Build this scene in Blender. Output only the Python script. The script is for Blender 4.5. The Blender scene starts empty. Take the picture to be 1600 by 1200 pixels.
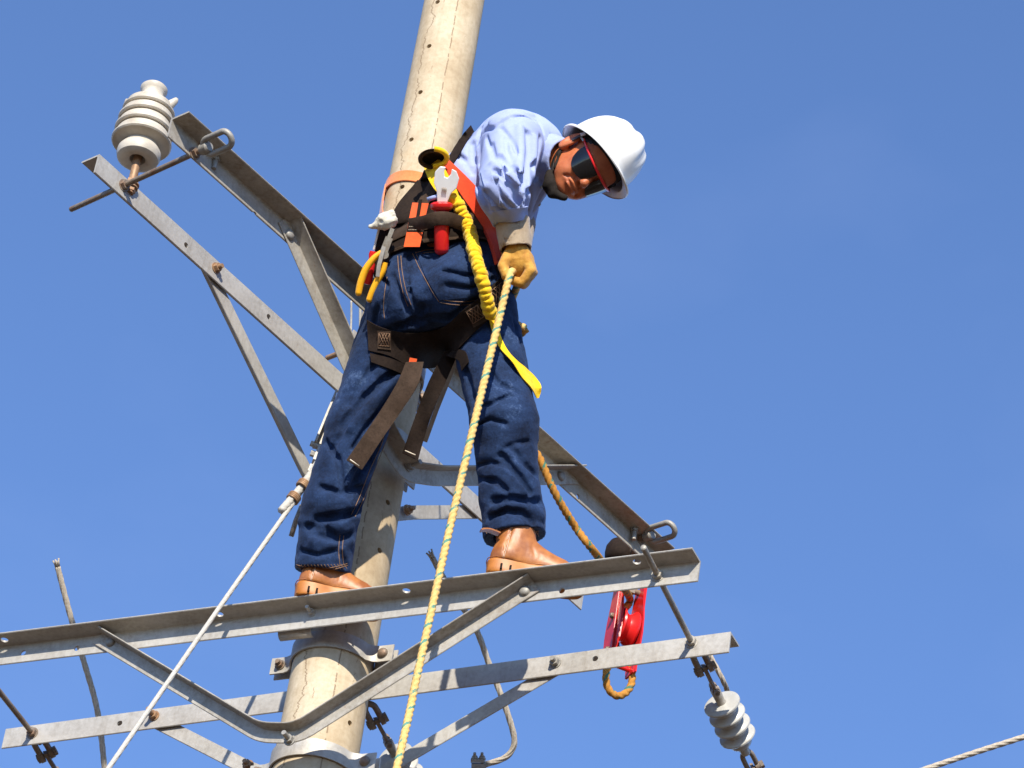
import bpy, bmesh, math, random
import numpy as np
from mathutils import Vector, Matrix
R = math.radians
random.seed(7); rng = np.random.default_rng(7)
sc = bpy.context.scene; COL = sc.collection

# ---------------------------------------------------------------- camera
FPX = 6386.26                                  # focal length in pixels of a 1600 wide picture
TH, RO, YAW = 0.6457745, -0.1571228, 0.0384034
CAM = np.array([0.0, -10.0, 1.6])
FW = np.array([math.sin(YAW)*math.cos(TH), math.cos(YAW)*math.cos(TH), math.sin(TH)])
_r0 = np.array([math.cos(YAW), -math.sin(YAW), 0.0]); _u0 = np.cross(_r0, FW)
UP = _u0*math.cos(RO) + _r0*math.sin(RO); RT = _r0*math.cos(RO) - _u0*math.sin(RO)
cd = bpy.data.cameras.new('camera'); cam = bpy.data.objects.new('camera', cd); COL.objects.link(cam)
cd.sensor_width = 36.0; cd.lens = FPX/1600*36.0; cd.clip_start = 0.1; cd.clip_end = 5000
cam.matrix_world = Matrix(((RT[0], UP[0], -FW[0], CAM[0]), (RT[1], UP[1], -FW[1], CAM[1]), (RT[2], UP[2], -FW[2], CAM[2]), (0, 0, 0, 1)))
sc.camera = cam
# ---------------------------------------------------------------- light
SUN_EL, SUN_AZ = R(30), R(184)                 # azimuth clockwise from +y
world = bpy.data.worlds.new('World'); sc.world = world; world.use_nodes = True
wn = world.node_tree; bg = wn.nodes['Background']
sky = wn.nodes.new('ShaderNodeTexSky'); sky.sky_type = 'NISHITA'; sky.sun_disc = False
sky.sun_elevation = SUN_EL; sky.sun_rotation = SUN_AZ; sky.altitude = 2500; sky.air_density = 1.06; sky.dust_density = 0.0; sky.ozone_density = 5.7
_tc = wn.nodes.new('ShaderNodeTexCoord'); _mp = wn.nodes.new('ShaderNodeMapping'); _mp.inputs['Rotation'].default_value = (.3, .2, .5); _mp.inputs['Scale'].default_value = (9, 5, 16); _nz = wn.nodes.new('ShaderNodeTexNoise')
_nz.inputs['Scale'].default_value = 1.0; _nz.inputs['Detail'].default_value = 5; _nz.inputs['Roughness'].default_value = .5; _rp = wn.nodes.new('ShaderNodeValToRGB'); _rp.color_ramp.elements[0].position = .56; _rp.color_ramp.elements[0].color = (0, 0, 0, 1); _rp.color_ramp.elements[1].position = .85; _rp.color_ramp.elements[1].color = (.03, .03, .03, 1)
_mx = wn.nodes.new('ShaderNodeMix'); _mx.data_type = 'RGBA'; _mx.inputs[7].default_value = (4.6, 5.2, 6.6, 1)   # thin cirrus
wn.links.new(_tc.outputs['Generated'], _mp.inputs[0]); wn.links.new(_mp.outputs[0], _nz.inputs[0]); wn.links.new(_nz.outputs[0], _rp.inputs[0]); wn.links.new(_rp.outputs[0], _mx.inputs[0]); wn.links.new(sky.outputs[0], _mx.inputs[6])
_tn = wn.nodes.new('ShaderNodeMix'); _tn.data_type = 'RGBA'; _tn.blend_type = 'MULTIPLY'; _tn.inputs[0].default_value = 1; _tn.inputs[7].default_value = (1.01, .99, 1.035, 1); wn.links.new(_mx.outputs[2], _tn.inputs[6]); wn.links.new(_tn.outputs[2], bg.inputs[0]); bg.inputs[1].default_value = 0.149
sd = bpy.data.lights.new('sun', 'SUN'); sd.energy = 4.25; sd.angle = R(0.53); sd.color = (1.0, 0.93, 0.80)
sun = bpy.data.objects.new('sun', sd); COL.objects.link(sun); sun.location = (0, -20, 30)
SDIR = Vector((math.sin(SUN_AZ)*math.cos(SUN_EL), math.cos(SUN_AZ)*math.cos(SUN_EL), math.sin(SUN_EL)))
sun.rotation_euler = SDIR.to_track_quat('Z', 'Y').to_euler()
sc.view_settings.view_transform = 'Standard'; sc.view_settings.look = 'None'; sc.view_settings.exposure = 0.8; sc.view_settings.gamma = 1.0

# ---------------------------------------------------------------- measuring helpers (photograph rays into the world)
D0 = float((np.array([0, 0, 9.0])-CAM) @ FW)
def ray(x, y): return FW + RT*(x-800)/FPX - UP*(y-600)/FPX
def at_plane(x, y, n, off):
    n = np.array(n, float); d = ray(x, y); return CAM + d*((off - CAM @ n)/(d @ n))
def V(px, py, t): s = (D0-t)/FPX; return np.array([(px-800)*s, (600-py)*s, t])
def v2w(P):
    P = np.asarray(P, float); M = np.stack([RT, UP, -FW]); return CAM + FW*D0 + P @ M
def w2v(P):
    P = np.asarray(P, float)-(CAM+FW*D0); return P @ np.stack([RT, UP, -FW]).T
def J(px, py, t): return v2w(V(px, py, t))
def unit(a): a = np.asarray(a, float); return a/np.linalg.norm(a)

# ---------------------------------------------------------------- materials
def new_mat(name):
    m = bpy.data.materials.new(name); m.use_nodes = True; nt = m.node_tree
    return m, nt, nt.nodes['Principled BSDF']
def N(nt, typ, **kw):
    n = nt.nodes.new(typ)
    for k, v in kw.items():
        if k.startswith('i_'): n.inputs[int(k[2:])].default_value = v
        else: setattr(n, k, v)
    return n
def ramp(nt, stops, fac=None):
    n = nt.nodes.new('ShaderNodeValToRGB'); e = n.color_ramp.elements
    while len(e) < len(stops): e.new(0.5)
    for el, (p, c) in zip(e, stops): el.position = p; el.color = (*c, 1) if len(c) == 3 else c
    if fac is not None: nt.links.new(fac, n.inputs[0])
    return n
def noise(nt, scale, detail=4, rough=0.55, vec=None, dist=0.0):
    n = N(nt, 'ShaderNodeTexNoise'); n.inputs['Scale'].default_value = scale; n.inputs['Detail'].default_value = detail
    n.inputs['Roughness'].default_value = rough; n.inputs['Distortion'].default_value = dist
    if vec is None:
        tc = nt.nodes.get('TC') or N(nt, 'ShaderNodeTexCoord', name='TC'); vec = tc.outputs['Object']
    nt.links.new(vec, n.inputs['Vector']); return n
def mix(nt, a, b, fac, mode='MIX'):
    n = N(nt, 'ShaderNodeMix', data_type='RGBA', blend_type=mode)
    for s, v in ((n.inputs[0], fac), (n.inputs[6], a), (n.inputs[7], b)):
        if isinstance(v, bpy.types.NodeSocket): nt.links.new(v, s)
        elif isinstance(v, tuple): s.default_value = (*v, 1)
        else: s.default_value = v
    return n.outputs[2]
def math_(nt, op, a, b=0.0, c=0.0, clamp=False):
    n = N(nt, 'ShaderNodeMath', operation=op, use_clamp=clamp)
    for s, v in zip(n.inputs, (a, b, c)):
        if isinstance(v, bpy.types.NodeSocket): nt.links.new(v, s)
        else: s.default_value = v
    return n.outputs[0]
def bump(nt, b, h, strength=0.3, dist=0.002):
    n = N(nt, 'ShaderNodeBump'); n.inputs['Strength'].default_value = strength; n.inputs['Distance'].default_value = dist
    nt.links.new(h, n.inputs['Height']); nt.links.new(n.outputs[0], b.inputs['Normal']); return n
def simple(name, c1, c2, scale=30, rough=0.6, metal=0.0, bs=0.2, bd=0.001, spec=0.5, bscale=None, lo=.35, hi=.7):
    m, nt, b = new_mat(name); n = noise(nt, scale, 6, 0.6)
    nt.links.new(ramp(nt, [(lo, c1), (hi, c2)], n.outputs['Fac']).outputs[0], b.inputs['Base Color'])
    b.inputs['Roughness'].default_value = rough; b.inputs['Metallic'].default_value = metal
    b.inputs['Specular IOR Level'].default_value = spec
    bump(nt, b, noise(nt, bscale or scale*4, 4).outputs['Fac'], bs, bd); return m

def steel_mat(name, rust=0.5, base=((.30, .275, .24), (.45, .425, .385)), seed=0.0):
    m, nt, b = new_mat(name)
    tc = N(nt, 'ShaderNodeTexCoord', name='TC'); mp = N(nt, 'ShaderNodeMapping'); mp.inputs['Location'].default_value = (seed, seed*2, 0)
    nt.links.new(tc.outputs['Object'], mp.inputs[0])
    big = noise(nt, 7, 5, .6, mp.outputs[0]); fine = noise(nt, 90, 4, .7, mp.outputs[0])
    sp = N(nt, 'ShaderNodeTexVoronoi'); sp.inputs['Scale'].default_value = 55; nt.links.new(mp.outputs[0], sp.inputs['Vector'])
    f = math_(nt, 'ADD', math_(nt, 'MULTIPLY', big.outputs[0], .6), math_(nt, 'MULTIPLY', fine.outputs[0], .4))
    f = math_(nt, 'ADD', f, math_(nt, 'MULTIPLY', sp.outputs['Distance'], .12))
    col = ramp(nt, [(.38, base[0]), (.66, base[1])], f).outputs[0]
    m2 = N(nt, 'ShaderNodeMapping'); m2.inputs['Scale'].default_value = (60, 60, 7); nt.links.new(tc.outputs['Object'], m2.inputs[0])
    stk = noise(nt, 1.0, 4, .6, m2.outputs[0]); col = mix(nt, col, (.66, .60, .52), math_(nt, 'MULTIPLY', ramp(nt, [(.52, (0, 0, 0)), (.74, (1, 1, 1))], stk.outputs[0]).outputs[0], .40), 'MULTIPLY')
    sc_n = noise(nt, 34, 3, .5, mp.outputs[0], 3.0); col = mix(nt, col, (.62, .60, .56), math_(nt, 'MULTIPLY', ramp(nt, [(.49, (0, 0, 0)), (.50, (1, 1, 1)), (.51, (0, 0, 0))], sc_n.outputs[0]).outputs[0], .30))
    rn = noise(nt, 16, 8, .7, mp.outputs[0], .4)
    rm = ramp(nt, [(.72-.22*rust, (0, 0, 0)), (.84-.18*rust, (1, 1, 1))], rn.outputs[0]).outputs[0]
    col = mix(nt, col, (.20, .095, .045), math_(nt, 'MULTIPLY', rm, .75))
    nt.links.new(col, b.inputs['Base Color'])
    b.inputs['Metallic'].default_value = .25; b.inputs['Roughness'].default_value = .55; b.inputs['Specular IOR Level'].default_value = .4
    bump(nt, b, fine.outputs[0], .25, .0006); return m
M = {}
M['steel'] = steel_mat('galvanised_steel', .32)
M['steel2'] = steel_mat('galvanised_steel_worn', .6, ((.24, .21, .17), (.42, .39, .34)), 3.1)
M['rod'] = steel_mat('rusty_rod', 1.1, ((.16, .12, .09), (.30, .25, .20)), 5.2)
M['rust'] = steel_mat('rusted_bolt', 1.3, ((.22, .12, .06), (.36, .22, .12)), 8.4)
M['galv'] = steel_mat('cast_galvanised', .15, ((.22, .205, .18), (.34, .32, .285)), 9.4)
M['white_porc'] = simple('white_porcelain', (.34, .33, .30), (.46, .45, .42), 14, .25, bs=.05)
M['porc'] = simple('dusty_porcelain', (.36, .31, .24), (.52, .47, .39), 16, .5, bs=.15, lo=.3, hi=.6)

def pole_mat():
    m, nt, b = new_mat('cast_concrete')
    tc = N(nt, 'ShaderNodeTexCoord', name='TC'); o = tc.outputs['Object']
    sx = N(nt, 'ShaderNodeSeparateXYZ'); nt.links.new(o, sx.inputs[0])
    ang = math_(nt, 'ARCTAN2', sx.outputs[0], math_(nt, 'MULTIPLY', sx.outputs[1], -1.0))   # 0 towards -y, + to the right
    z = sx.outputs[2]
    cz = N(nt, 'ShaderNodeCombineXYZ'); nt.links.new(z, cz.inputs[2])
    n1 = noise(nt, 5, 6, .65); n2 = noise(nt, 60, 5, .7); n3 = noise(nt, 260, 3, .7)
    col = ramp(nt, [(.30, (.40, .31, .20)), (.5, (.50, .405, .28)), (.72, (.58, .495, .365))], n1.outputs[0]).outputs[0]
    col = mix(nt, col, ramp(nt, [(.3, (.72, .68, .62)), (.6, (1, 1, 1))], n2.outputs[0]).outputs[0], .6, 'MULTIPLY')
    def line(a0, w, wob, sc_, gate_s, gate, seed):
        c = N(nt, 'ShaderNodeCombineXYZ'); nt.links.new(z, c.inputs[2]); c.inputs[0].default_value = seed
        wv = noise(nt, sc_, 8, .72, c.outputs[0]); 
        a = math_(nt, 'ADD', ang, math_(nt, 'MULTIPLY', math_(nt, 'SUBTRACT', wv.outputs[0], .5), wob))
        d = math_(nt, 'ABSOLUTE', math_(nt, 'SUBTRACT', a, a0))
        l = math_(nt, 'LESS_THAN', d, w)
        c2 = N(nt, 'ShaderNodeCombineXYZ'); nt.links.new(z, c2.inputs[2]); c2.inputs[1].default_value = seed
        g = math_(nt, 'GREATER_THAN', noise(nt, gate_s, 4, .6, c2.outputs[0]).outputs[0], gate)
        return math_(nt, 'MULTIPLY', l, g)
    cr = math_(nt, 'MAXIMUM', line(-.74, .020, 1.3, 6.0, 6, .36, 1.3), line(.13, .018, .18, 9, 25, .47, 4.4))
    cr = math_(nt, 'MAXIMUM', cr, math_(nt, 'MULTIPLY', line(-.35, .008, .5, 6, 9, .60, 7.7), 1.0))
    cr = math_(nt, 'MAXIMUM', cr, math_(nt, 'MULTIPLY', line(.62, .007, .7, 4, 9, .62, 9.7), 1.0))
    pit = ramp(nt, [(.69, (0, 0, 0)), (.74, (1, 1, 1))], noise(nt, 55, 3, .8).outputs[0]).outputs[0]
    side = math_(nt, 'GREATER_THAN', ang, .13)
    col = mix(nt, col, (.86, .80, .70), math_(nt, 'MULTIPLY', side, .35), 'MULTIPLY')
    mv = N(nt, 'ShaderNodeMapping'); mv.inputs['Scale'].default_value = (26, 26, 1.6); nt.links.new(o, mv.inputs[0])
    col = mix(nt, col, (.66, .60, .52), math_(nt, 'MULTIPLY', ramp(nt, [(.48, (0, 0, 0)), (.70, (1, 1, 1))], noise(nt, 1.0, 6, .65, mv.outputs[0]).outputs[0]).outputs[0], .38), 'MULTIPLY')
    st = noise(nt, 3.2, 4, .6); 
    col = mix(nt, col, (.62, .40, .18), math_(nt, 'MULTIPLY', ramp(nt, [(.60, (0, 0, 0)), (.8, (1, 1, 1))], st.outputs[0]).outputs[0], .35))
    col = mix(nt, col, (.17, .11, .06), math_(nt, 'MULTIPLY', math_(nt, 'MAXIMUM', cr, math_(nt, 'MULTIPLY', pit, .6)), .70))
    nt.links.new(col, b.inputs['Base Color']); b.inputs['Roughness'].default_value = .85; b.inputs['Specular IOR Level'].default_value = .25
    h = math_(nt, 'SUBTRACT', math_(nt, 'ADD', math_(nt, 'MULTIPLY', n2.outputs[0], .5), math_(nt, 'MULTIPLY', n3.outputs[0], .3)), cr)
    bump(nt, b, h, .45, .002); return m
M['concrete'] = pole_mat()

def cloth_mat(name, c1, c2, weave=900, bs=.25, rough=.85, sheen=.2, seam=None, big=9, c3=None):
    m, nt, b = new_mat(name)
    n1 = noise(nt, big, 6, .65); n2 = noise(nt, 160, 3, .7)
    f = math_(nt, 'ADD', math_(nt, 'MULTIPLY', n1.outputs[0], .7), math_(nt, 'MULTIPLY', n2.outputs[0], .3))
    nt.links.new(ramp(nt, [(.38, c1), (.58, c2)] + ([(.70, c3)] if c3 else []), f).outputs[0], b.inputs['Base Color'])
    b.inputs['Roughness'].default_value = rough; b.inputs['Specular IOR Level'].default_value = .2
    b.inputs['Sheen Weight'].default_value = sheen; b.inputs['Sheen Roughness'].default_value = .5
    b.inputs['Sheen Tint'].default_value = (.6, .7, 1, 1); w = N(nt, 'ShaderNodeTexWave'); w.inputs['Scale'].default_value = weave/6.28; w.inputs['Distortion'].default_value = 1.0
    tc = nt.nodes['TC']; nt.links.new(tc.outputs['Object'], w.inputs['Vector'])
    h = math_(nt, 'ADD', math_(nt, 'MULTIPLY', w.outputs['Fac'], .25), math_(nt, 'ADD', n2.outputs[0], math_(nt, 'MULTIPLY', noise(nt, 38, 4, .6).outputs[0], 2.0)))
    bump(nt, b, h, bs, .002); return m
M['denim'] = cloth_mat('blue_denim', (.0030, .008, .026), (.014, .034, .094), bs=.55, c3=(.070, .115, .225), sheen=.05)
M['shirt'] = cloth_mat('light_blue_cotton', (.27, .32, .54), (.33, .385, .62), bs=.22, sheen=.05, big=6)
M['web'] = cloth_mat('brown_black_webbing', (.010, .005, .003), (.021, .012, .008), bs=.3, big=20, sheen=0)
M['webl'] = cloth_mat('faded_brown_webbing', (.034, .020, .012), (.062, .038, .025), bs=.3, big=20, sheen=0)
M['orange'] = cloth_mat('orange_fabric', (.62, .075, .015), (.74, .11, .02), bs=.15)
M['redpad'] = cloth_mat('red_orange_padding', (.62, .04, .012), (.78, .075, .02), bs=.15)
M['strap_or'] = cloth_mat('orange_strap', (.60, .17, .05), (.75, .24, .08), bs=.2)
M['yellow'] = cloth_mat('yellow_webbing', (.72, .42, .006), (.85, .54, .012), bs=.3, big=20)
M['thread'] = simple('tan_thread', (.17, .09, .05), (.28, .16, .09), 300, .8)
M['threadw'] = simple('pale_thread', (.62, .52, .40), (.75, .66, .52), 300, .8)
M['glove'] = cloth_mat('yellow_leather', (.40, .18, .025), (.56, .29, .045), bs=.5, rough=.6, big=24, c3=(.66, .41, .10))
M['gloveg'] = cloth_mat('grey_split_leather', (.30, .22, .14), (.40, .31, .21), bs=.4, rough=.8, big=22)
M['boot'] = simple('brown_leather', (.26, .080, .018), (.44, .165, .042), 26, .46, bs=.5, bd=.001)
M['sole'] = simple('honey_rubber', (.36, .115, .010), (.48, .165, .020), 25, .5, bs=.2)
M['helmet'] = simple('white_helmet_plastic', (.58, .56, .52), (.74, .73, .71), 26, .34, bs=.03, lo=.28, hi=.42)
M['black'] = simple('black_plastic', (.012, .010, .009), (.03, .024, .02), 40, .45)
M['lens'] = simple('dark_lens', (.005, .005, .006), (.009, .008, .008), 10, .10, bs=0, spec=.45)
M['redpl'] = simple('red_plastic', (.62, .012, .012), (.70, .02, .018), 12, .28, bs=.05)
M['blackcloth'] = cloth_mat('black_cloth', (.008, .006, .005), (.02, .015, .012), sheen=0)
M['hair'] = simple('black_hair', (.008, .006, .005), (.025, .018, .014), 200, .5)
M['chrome'] = simple('polished_steel', (.72, .71, .69), (.80, .79, .77), 20, .4, .3, bs=.05)
M['yelpl'] = simple('yellow_plastic', (.85, .38, .01), (.92, .46, .02), 12, .32, bs=.05)
M['rag'] = cloth_mat('white_rag', (.46, .43, .34), (.60, .56, .46), bs=.3)
M['redpaint'] = simple('chipped_red_paint', (.50, .01, .008), (.66, .02, .015), 30, .3, bs=.15)
def skin_mat():
    m, nt, b = new_mat('tanned_skin'); n1 = noise(nt, 28, 5, .6); n2 = noise(nt, 420, 3, .6)
    nt.links.new(ramp(nt, [(.3, (.38, .095, .030)), (.7, (.54, .16, .058))], n1.outputs[0]).outputs[0], b.inputs['Base Color'])
    b.inputs['Roughness'].default_value = .52; b.inputs['Subsurface Weight'].default_value = .12; b.inputs['Subsurface Radius'].default_value = (.01, .004, .002)
    b.inputs['Subsurface Scale'].default_value = .5
    bump(nt, b, math_(nt, 'ADD', n2.outputs[0], noise(nt, 120, 4, .7).outputs[0]), .35, .0014); return m
M['skin'] = skin_mat()
def rope_mat(name, c1, c2, fleck=None):
    m, nt, b = new_mat(name); at = N(nt, 'ShaderNodeAttribute', attribute_name='strand')
    n = noise(nt, 130, 4, .7)
    col = ramp(nt, [(.3, c1), (.7, c2)], n.outputs[0]).outputs[0]
    if fleck: col = mix(nt, col, fleck, math_(nt, 'MULTIPLY', math_(nt, 'LESS_THAN', at.outputs['Fac'], .20), ramp(nt, [(.42, (0, 0, 0)), (.5, (1, 1, 1))], noise(nt, 45, 2, .5).outputs[0]).outputs[0]))
    nt.links.new(col, b.inputs['Base Color']); b.inputs['Roughness'].default_value = .8; b.inputs['Specular IOR Level'].default_value = .2
    bump(nt, b, noise(nt, 700, 2, .7).outputs[0], .5, .001); return m
M['rope'] = rope_mat('yellow_rope', (.54, .32, .09), (.74, .50, .20), (.12, .28, .21))
M['rope2'] = rope_mat('worn_rope', (.34, .14, .02), (.50, .24, .05), (.06, .16, .11))
M['alu'] = rope_mat('aluminium_strand', (.30, .25, .19), (.50, .44, .36))
M['guy'] = rope_mat('pale_guy_strand', (.38, .35, .31), (.52, .50, .46))

# ---------------------------------------------------------------- objects
def tag(o, label=None, cat=None, group=None, kind=None):
    if label: o['label'] = label
    if cat: o['category'] = cat
    if group: o['group'] = group
    if kind: o['kind'] = kind
    return o
ORG = {}
def empty(name, loc, label, cat, group=None):
    o = bpy.data.objects.new(name, None); COL.objects.link(o); o.location = [float(a) for a in loc]; o.empty_display_size = .05
    ORG[o] = np.array(loc, float); return tag(o, label, cat, group)
def link(name, verts, faces, mat, parent=None, smooth=True, origin=None, attr=None):
    """one mesh object; verts are world coordinates, the object's origin goes to `origin`"""
    verts = np.asarray(verts, float).reshape(-1, 3)
    po = ORG[parent] if parent is not None else np.zeros(3)
    og = np.array(origin if origin is not None else (po if parent is not None else verts.mean(0)), float)
    me = bpy.data.meshes.new(name); me.from_pydata((verts-og).tolist(), [], [list(map(int, f)) for f in faces]); me.update()
    if attr is not None:
        a = me.attributes.new('strand', 'FLOAT', 'POINT'); a.data.foreach_set('value', np.asarray(attr, np.float32))
    if smooth:
        me.polygons.foreach_set('use_smooth', [True]*len(me.polygons))
    me.materials.append(mat if not isinstance(mat, str) else M[mat])
    o = bpy.data.objects.new(name, me); COL.objects.link(o); ORG[o] = og
    if parent is not None: o.parent = parent; o.location = (og-po).tolist()
    else: o.location = og.tolist()
    if smooth == 'auto': shade_auto(me, 35)
    return o
def shade_auto(me, deg):
    bm = bmesh.new(); bm.from_mesh(me); c = math.cos(R(deg))
    for e in bm.edges:
        if len(e.link_faces) == 2: e.smooth = e.link_faces[0].normal.dot(e.link_faces[1].normal) > c
    for f in bm.faces: f.smooth = True
    bm.to_mesh(me); bm.free()
class MB:
    def __init__(s): s.v = []; s.f = []; s.n = 0; s.a = []
    def add(s, v, f, a=None):
        v = np.asarray(v, float).reshape(-1, 3); s.v.append(v); s.f += [[i+s.n for i in q] for q in f]; s.n += len(v)
        s.a.append(np.zeros(len(v)) if a is None else np.asarray(a)); return s
    def build(s, name, mat, parent=None, smooth='auto', origin=None, attr=False):
        v = np.concatenate(s.v); return link(name, v, s.f, mat, parent, smooth, origin, np.concatenate(s.a) if attr else None)
def frames(path, up=None, closed=False):
    P = np.asarray(path, float); n = len(P)
    T = np.zeros_like(P)
    if closed: T = np.roll(P, -1, 0)-np.roll(P, 1, 0)
    else: T[1:-1] = P[2:]-P[:-2]; T[0] = P[1]-P[0]; T[-1] = P[-1]-P[-2]
    T /= np.linalg.norm(T, axis=1)[:, None]
    A = np.zeros_like(P)
    a = np.array(up if up is not None else ([0, 0, 1] if abs(T[0][2]) < .9 else [1, 0, 0]), float)
    for i in range(n):
        if up is not None: a = np.array(up, float)
        a = a-T[i]*(a @ T[i]); a /= np.linalg.norm(a); A[i] = a
    return P, T, A, np.cross(T, A)
def tube_vf(path, r, seg=12, up=None, closed=False, rf=None, caps=True, flat=1.0):
    P, T, A, B = frames(path, up, closed); n = len(P); r = np.broadcast_to(np.asarray(r, float), (n,))
    th = np.linspace(0, 2*np.pi, seg, endpoint=False)
    s = np.concatenate([[0], np.cumsum(np.linalg.norm(np.diff(P, axis=0), axis=1))])
    v = []
    for i in range(n):
        rr = r[i]*(rf(th, s[i]) if rf else 1.0)
        v.append(P[i]+np.outer(rr*np.cos(th), A[i])+np.outer(rr*np.sin(th)*flat, B[i]))
    v = np.concatenate(v); f = []
    for i in range(n if closed else n-1):
        j = (i+1) % n
        for k in range(seg): l = (k+1) % seg; f.append([i*seg+k, i*seg+l, j*seg+l, j*seg+k])
    if caps and not closed:
        f.append(list(range(seg))[::-1]); f.append([(n-1)*seg+k for k in range(seg)])
    return v, f, s, th
def sweep_vf(path, prof, n, up2):
    """profile (a,b) swept: a along fixed n, b along in-plane perpendicular kept on up2's side"""
    P = np.asarray(path, float); n = unit(n); N_ = len(P); v = []; m = len(prof)
    for i in range(N_):
        t1 = unit(P[min(i+1, N_-1)]-P[max(i-1, 0)]) if 0 < i < N_-1 else unit(P[1]-P[0] if i == 0 else P[-1]-P[-2])
        if 0 < i < N_-1:
            ta = unit(P[i]-P[i-1]); tb = unit(P[i+1]-P[i]); t1 = unit(ta+tb)
        b = np.cross(t1, n); b = unit(b)
        if b @ np.asarray(up2) < 0: b = -b
        k = 1.0
        if 0 < i < N_-1:
            c = max(.6, abs(t1 @ ta)); k = 1/c
        for (x, y) in prof: v.append(P[i]+n*x+b*y*k)
    f = []
    for i in range(N_-1):
        for k in range(m): l = (k+1) % m; f.append([i*m+k, i*m+l, (i+1)*m+l, (i+1)*m+k])
    f.append(list(range(m))[::-1]); f.append([(N_-1)*m+k for k in range(m)])
    return v, f
def fix_normals(o):
    bm = bmesh.new(); bm.from_mesh(o.data); bmesh.ops.recalc_face_normals(bm, faces=bm.faces[:]); bm.to_mesh(o.data); bm.free()
def Lprof(w, h, t):
    """leg a: out along +n (width w) at top; leg b: down (height h); corner at 0,0"""
    q = t*.35; f = t*.6
    return [(0, 0), (w-q, 0), (w, -q), (w, -t+q), (w-q, -t), (t+f, -t), (t+f*.3, -t-f*.3), (t, -t-f), (t, -h+q), (t-q, -h), (q, -h), (0, -h+q)]
def box_vf(c, ax, ay, az):
    c, ax, ay, az = map(lambda a: np.asarray(a, float), (c, ax, ay, az)); v = []
    for i in (-1, 1):
        for j in (-1, 1):
            for k in (-1, 1): v.append(c+ax*i+ay*j+az*k)
    return v, [[0, 1, 3, 2], [4, 6, 7, 5], [0, 4, 5, 1], [2, 3, 7, 6], [0, 2, 6, 4], [1, 5, 7, 3]]
def cyl_vf(a, b, r, seg=20, r2=None, rot=0):
    a = np.asarray(a, float); b = np.asarray(b, float); T = unit(b-a); A = np.cross(T, [0, 0, 1] if abs(T[2]) < .9 else [1, 0, 0]); A = unit(A); B = np.cross(T, A)
    th = np.linspace(0, 2*np.pi, seg, endpoint=False)+rot; r2 = r if r2 is None else r2
    v = np.concatenate([a+np.outer(r*np.cos(th), A)+np.outer(r*np.sin(th), B), b+np.outer(r2*np.cos(th), A)+np.outer(r2*np.sin(th), B)])
    f = [[k, (k+1) % seg, seg+(k+1) % seg, seg+k] for k in range(seg)]+[list(range(seg))[::-1], list(range(seg, 2*seg))]
    return v, f
def lathe_vf(prof, base, axis, seg=40):
    base = np.asarray(base, float); T = unit(axis); A = unit(np.cross(T, [1, 0.2, 0.1])); B = np.cross(T, A)
    th = np.linspace(0, 2*np.pi, seg, endpoint=False); v = []; f = []
    for (r, z) in prof: v.append(base+T*z+np.outer(max(r, 1e-5)*np.cos(th), A)+np.outer(max(r, 1e-5)*np.sin(th), B))
    for i in range(len(prof)-1):
        for k in range(seg): l = (k+1) % seg; f.append([i*seg+k, i*seg+l, (i+1)*seg+l, (i+1)*seg+k])
    return np.concatenate(v), f
def drill(o, cuts, seg=16):
    """cut round holes (a, b, radius) in world coordinates through the mesh of o"""
    mb = MB()
    for (a, b, r) in cuts: mb.add(*cyl_vf(a, b, r, seg))
    c = link('cutter', np.concatenate(mb.v), mb.f, 'steel', None, False, origin=(0, 0, 0)); fix_normals(c)
    fix_normals(o)
    md = o.modifiers.new('holes', 'BOOLEAN'); md.object = c; md.operation = 'DIFFERENCE'; md.solver = 'EXACT'
    dg = bpy.context.evaluated_depsgraph_get(); dg.update(); me = bpy.data.meshes.new_from_object(o.evaluated_get(dg))
    o.modifiers.clear(); old = o.data; o.data = me; me.name = o.name; bpy.data.meshes.remove(old)
    cm = c.data; bpy.data.objects.remove(c); bpy.data.meshes.remove(cm); shade_auto(me, 30)
def catmull(pts, n=10, closed=False):
    P = np.asarray(pts, float); out = []; m = len(P)
    for i in range(m if closed else m-1):
        if closed: p0, p1, p2, p3 = P[i-1], P[i], P[(i+1) % m], P[(i+2) % m]
        else: p0 = P[max(i-1, 0)]; p1 = P[i]; p2 = P[i+1]; p3 = P[min(i+2, m-1)]
        for t in np.linspace(0, 1, n, endpoint=False):
            out.append(.5*((2*p1)+(-p0+p2)*t+(2*p0-5*p1+4*p2-p3)*t*t+(-p0+3*p1-3*p2+p3)*t**3))
    if not closed: out.append(P[-1])
    return np.array(out)
def resample(P, step):
    P = np.asarray(P, float); s = np.concatenate([[0], np.cumsum(np.linalg.norm(np.diff(P, axis=0), axis=1))])
    n = max(2, int(s[-1]/step)+1); q = np.linspace(0, s[-1], n)
    return np.stack([np.interp(q, s, P[:, k]) for k in range(P.shape[1])], 1)
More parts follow.
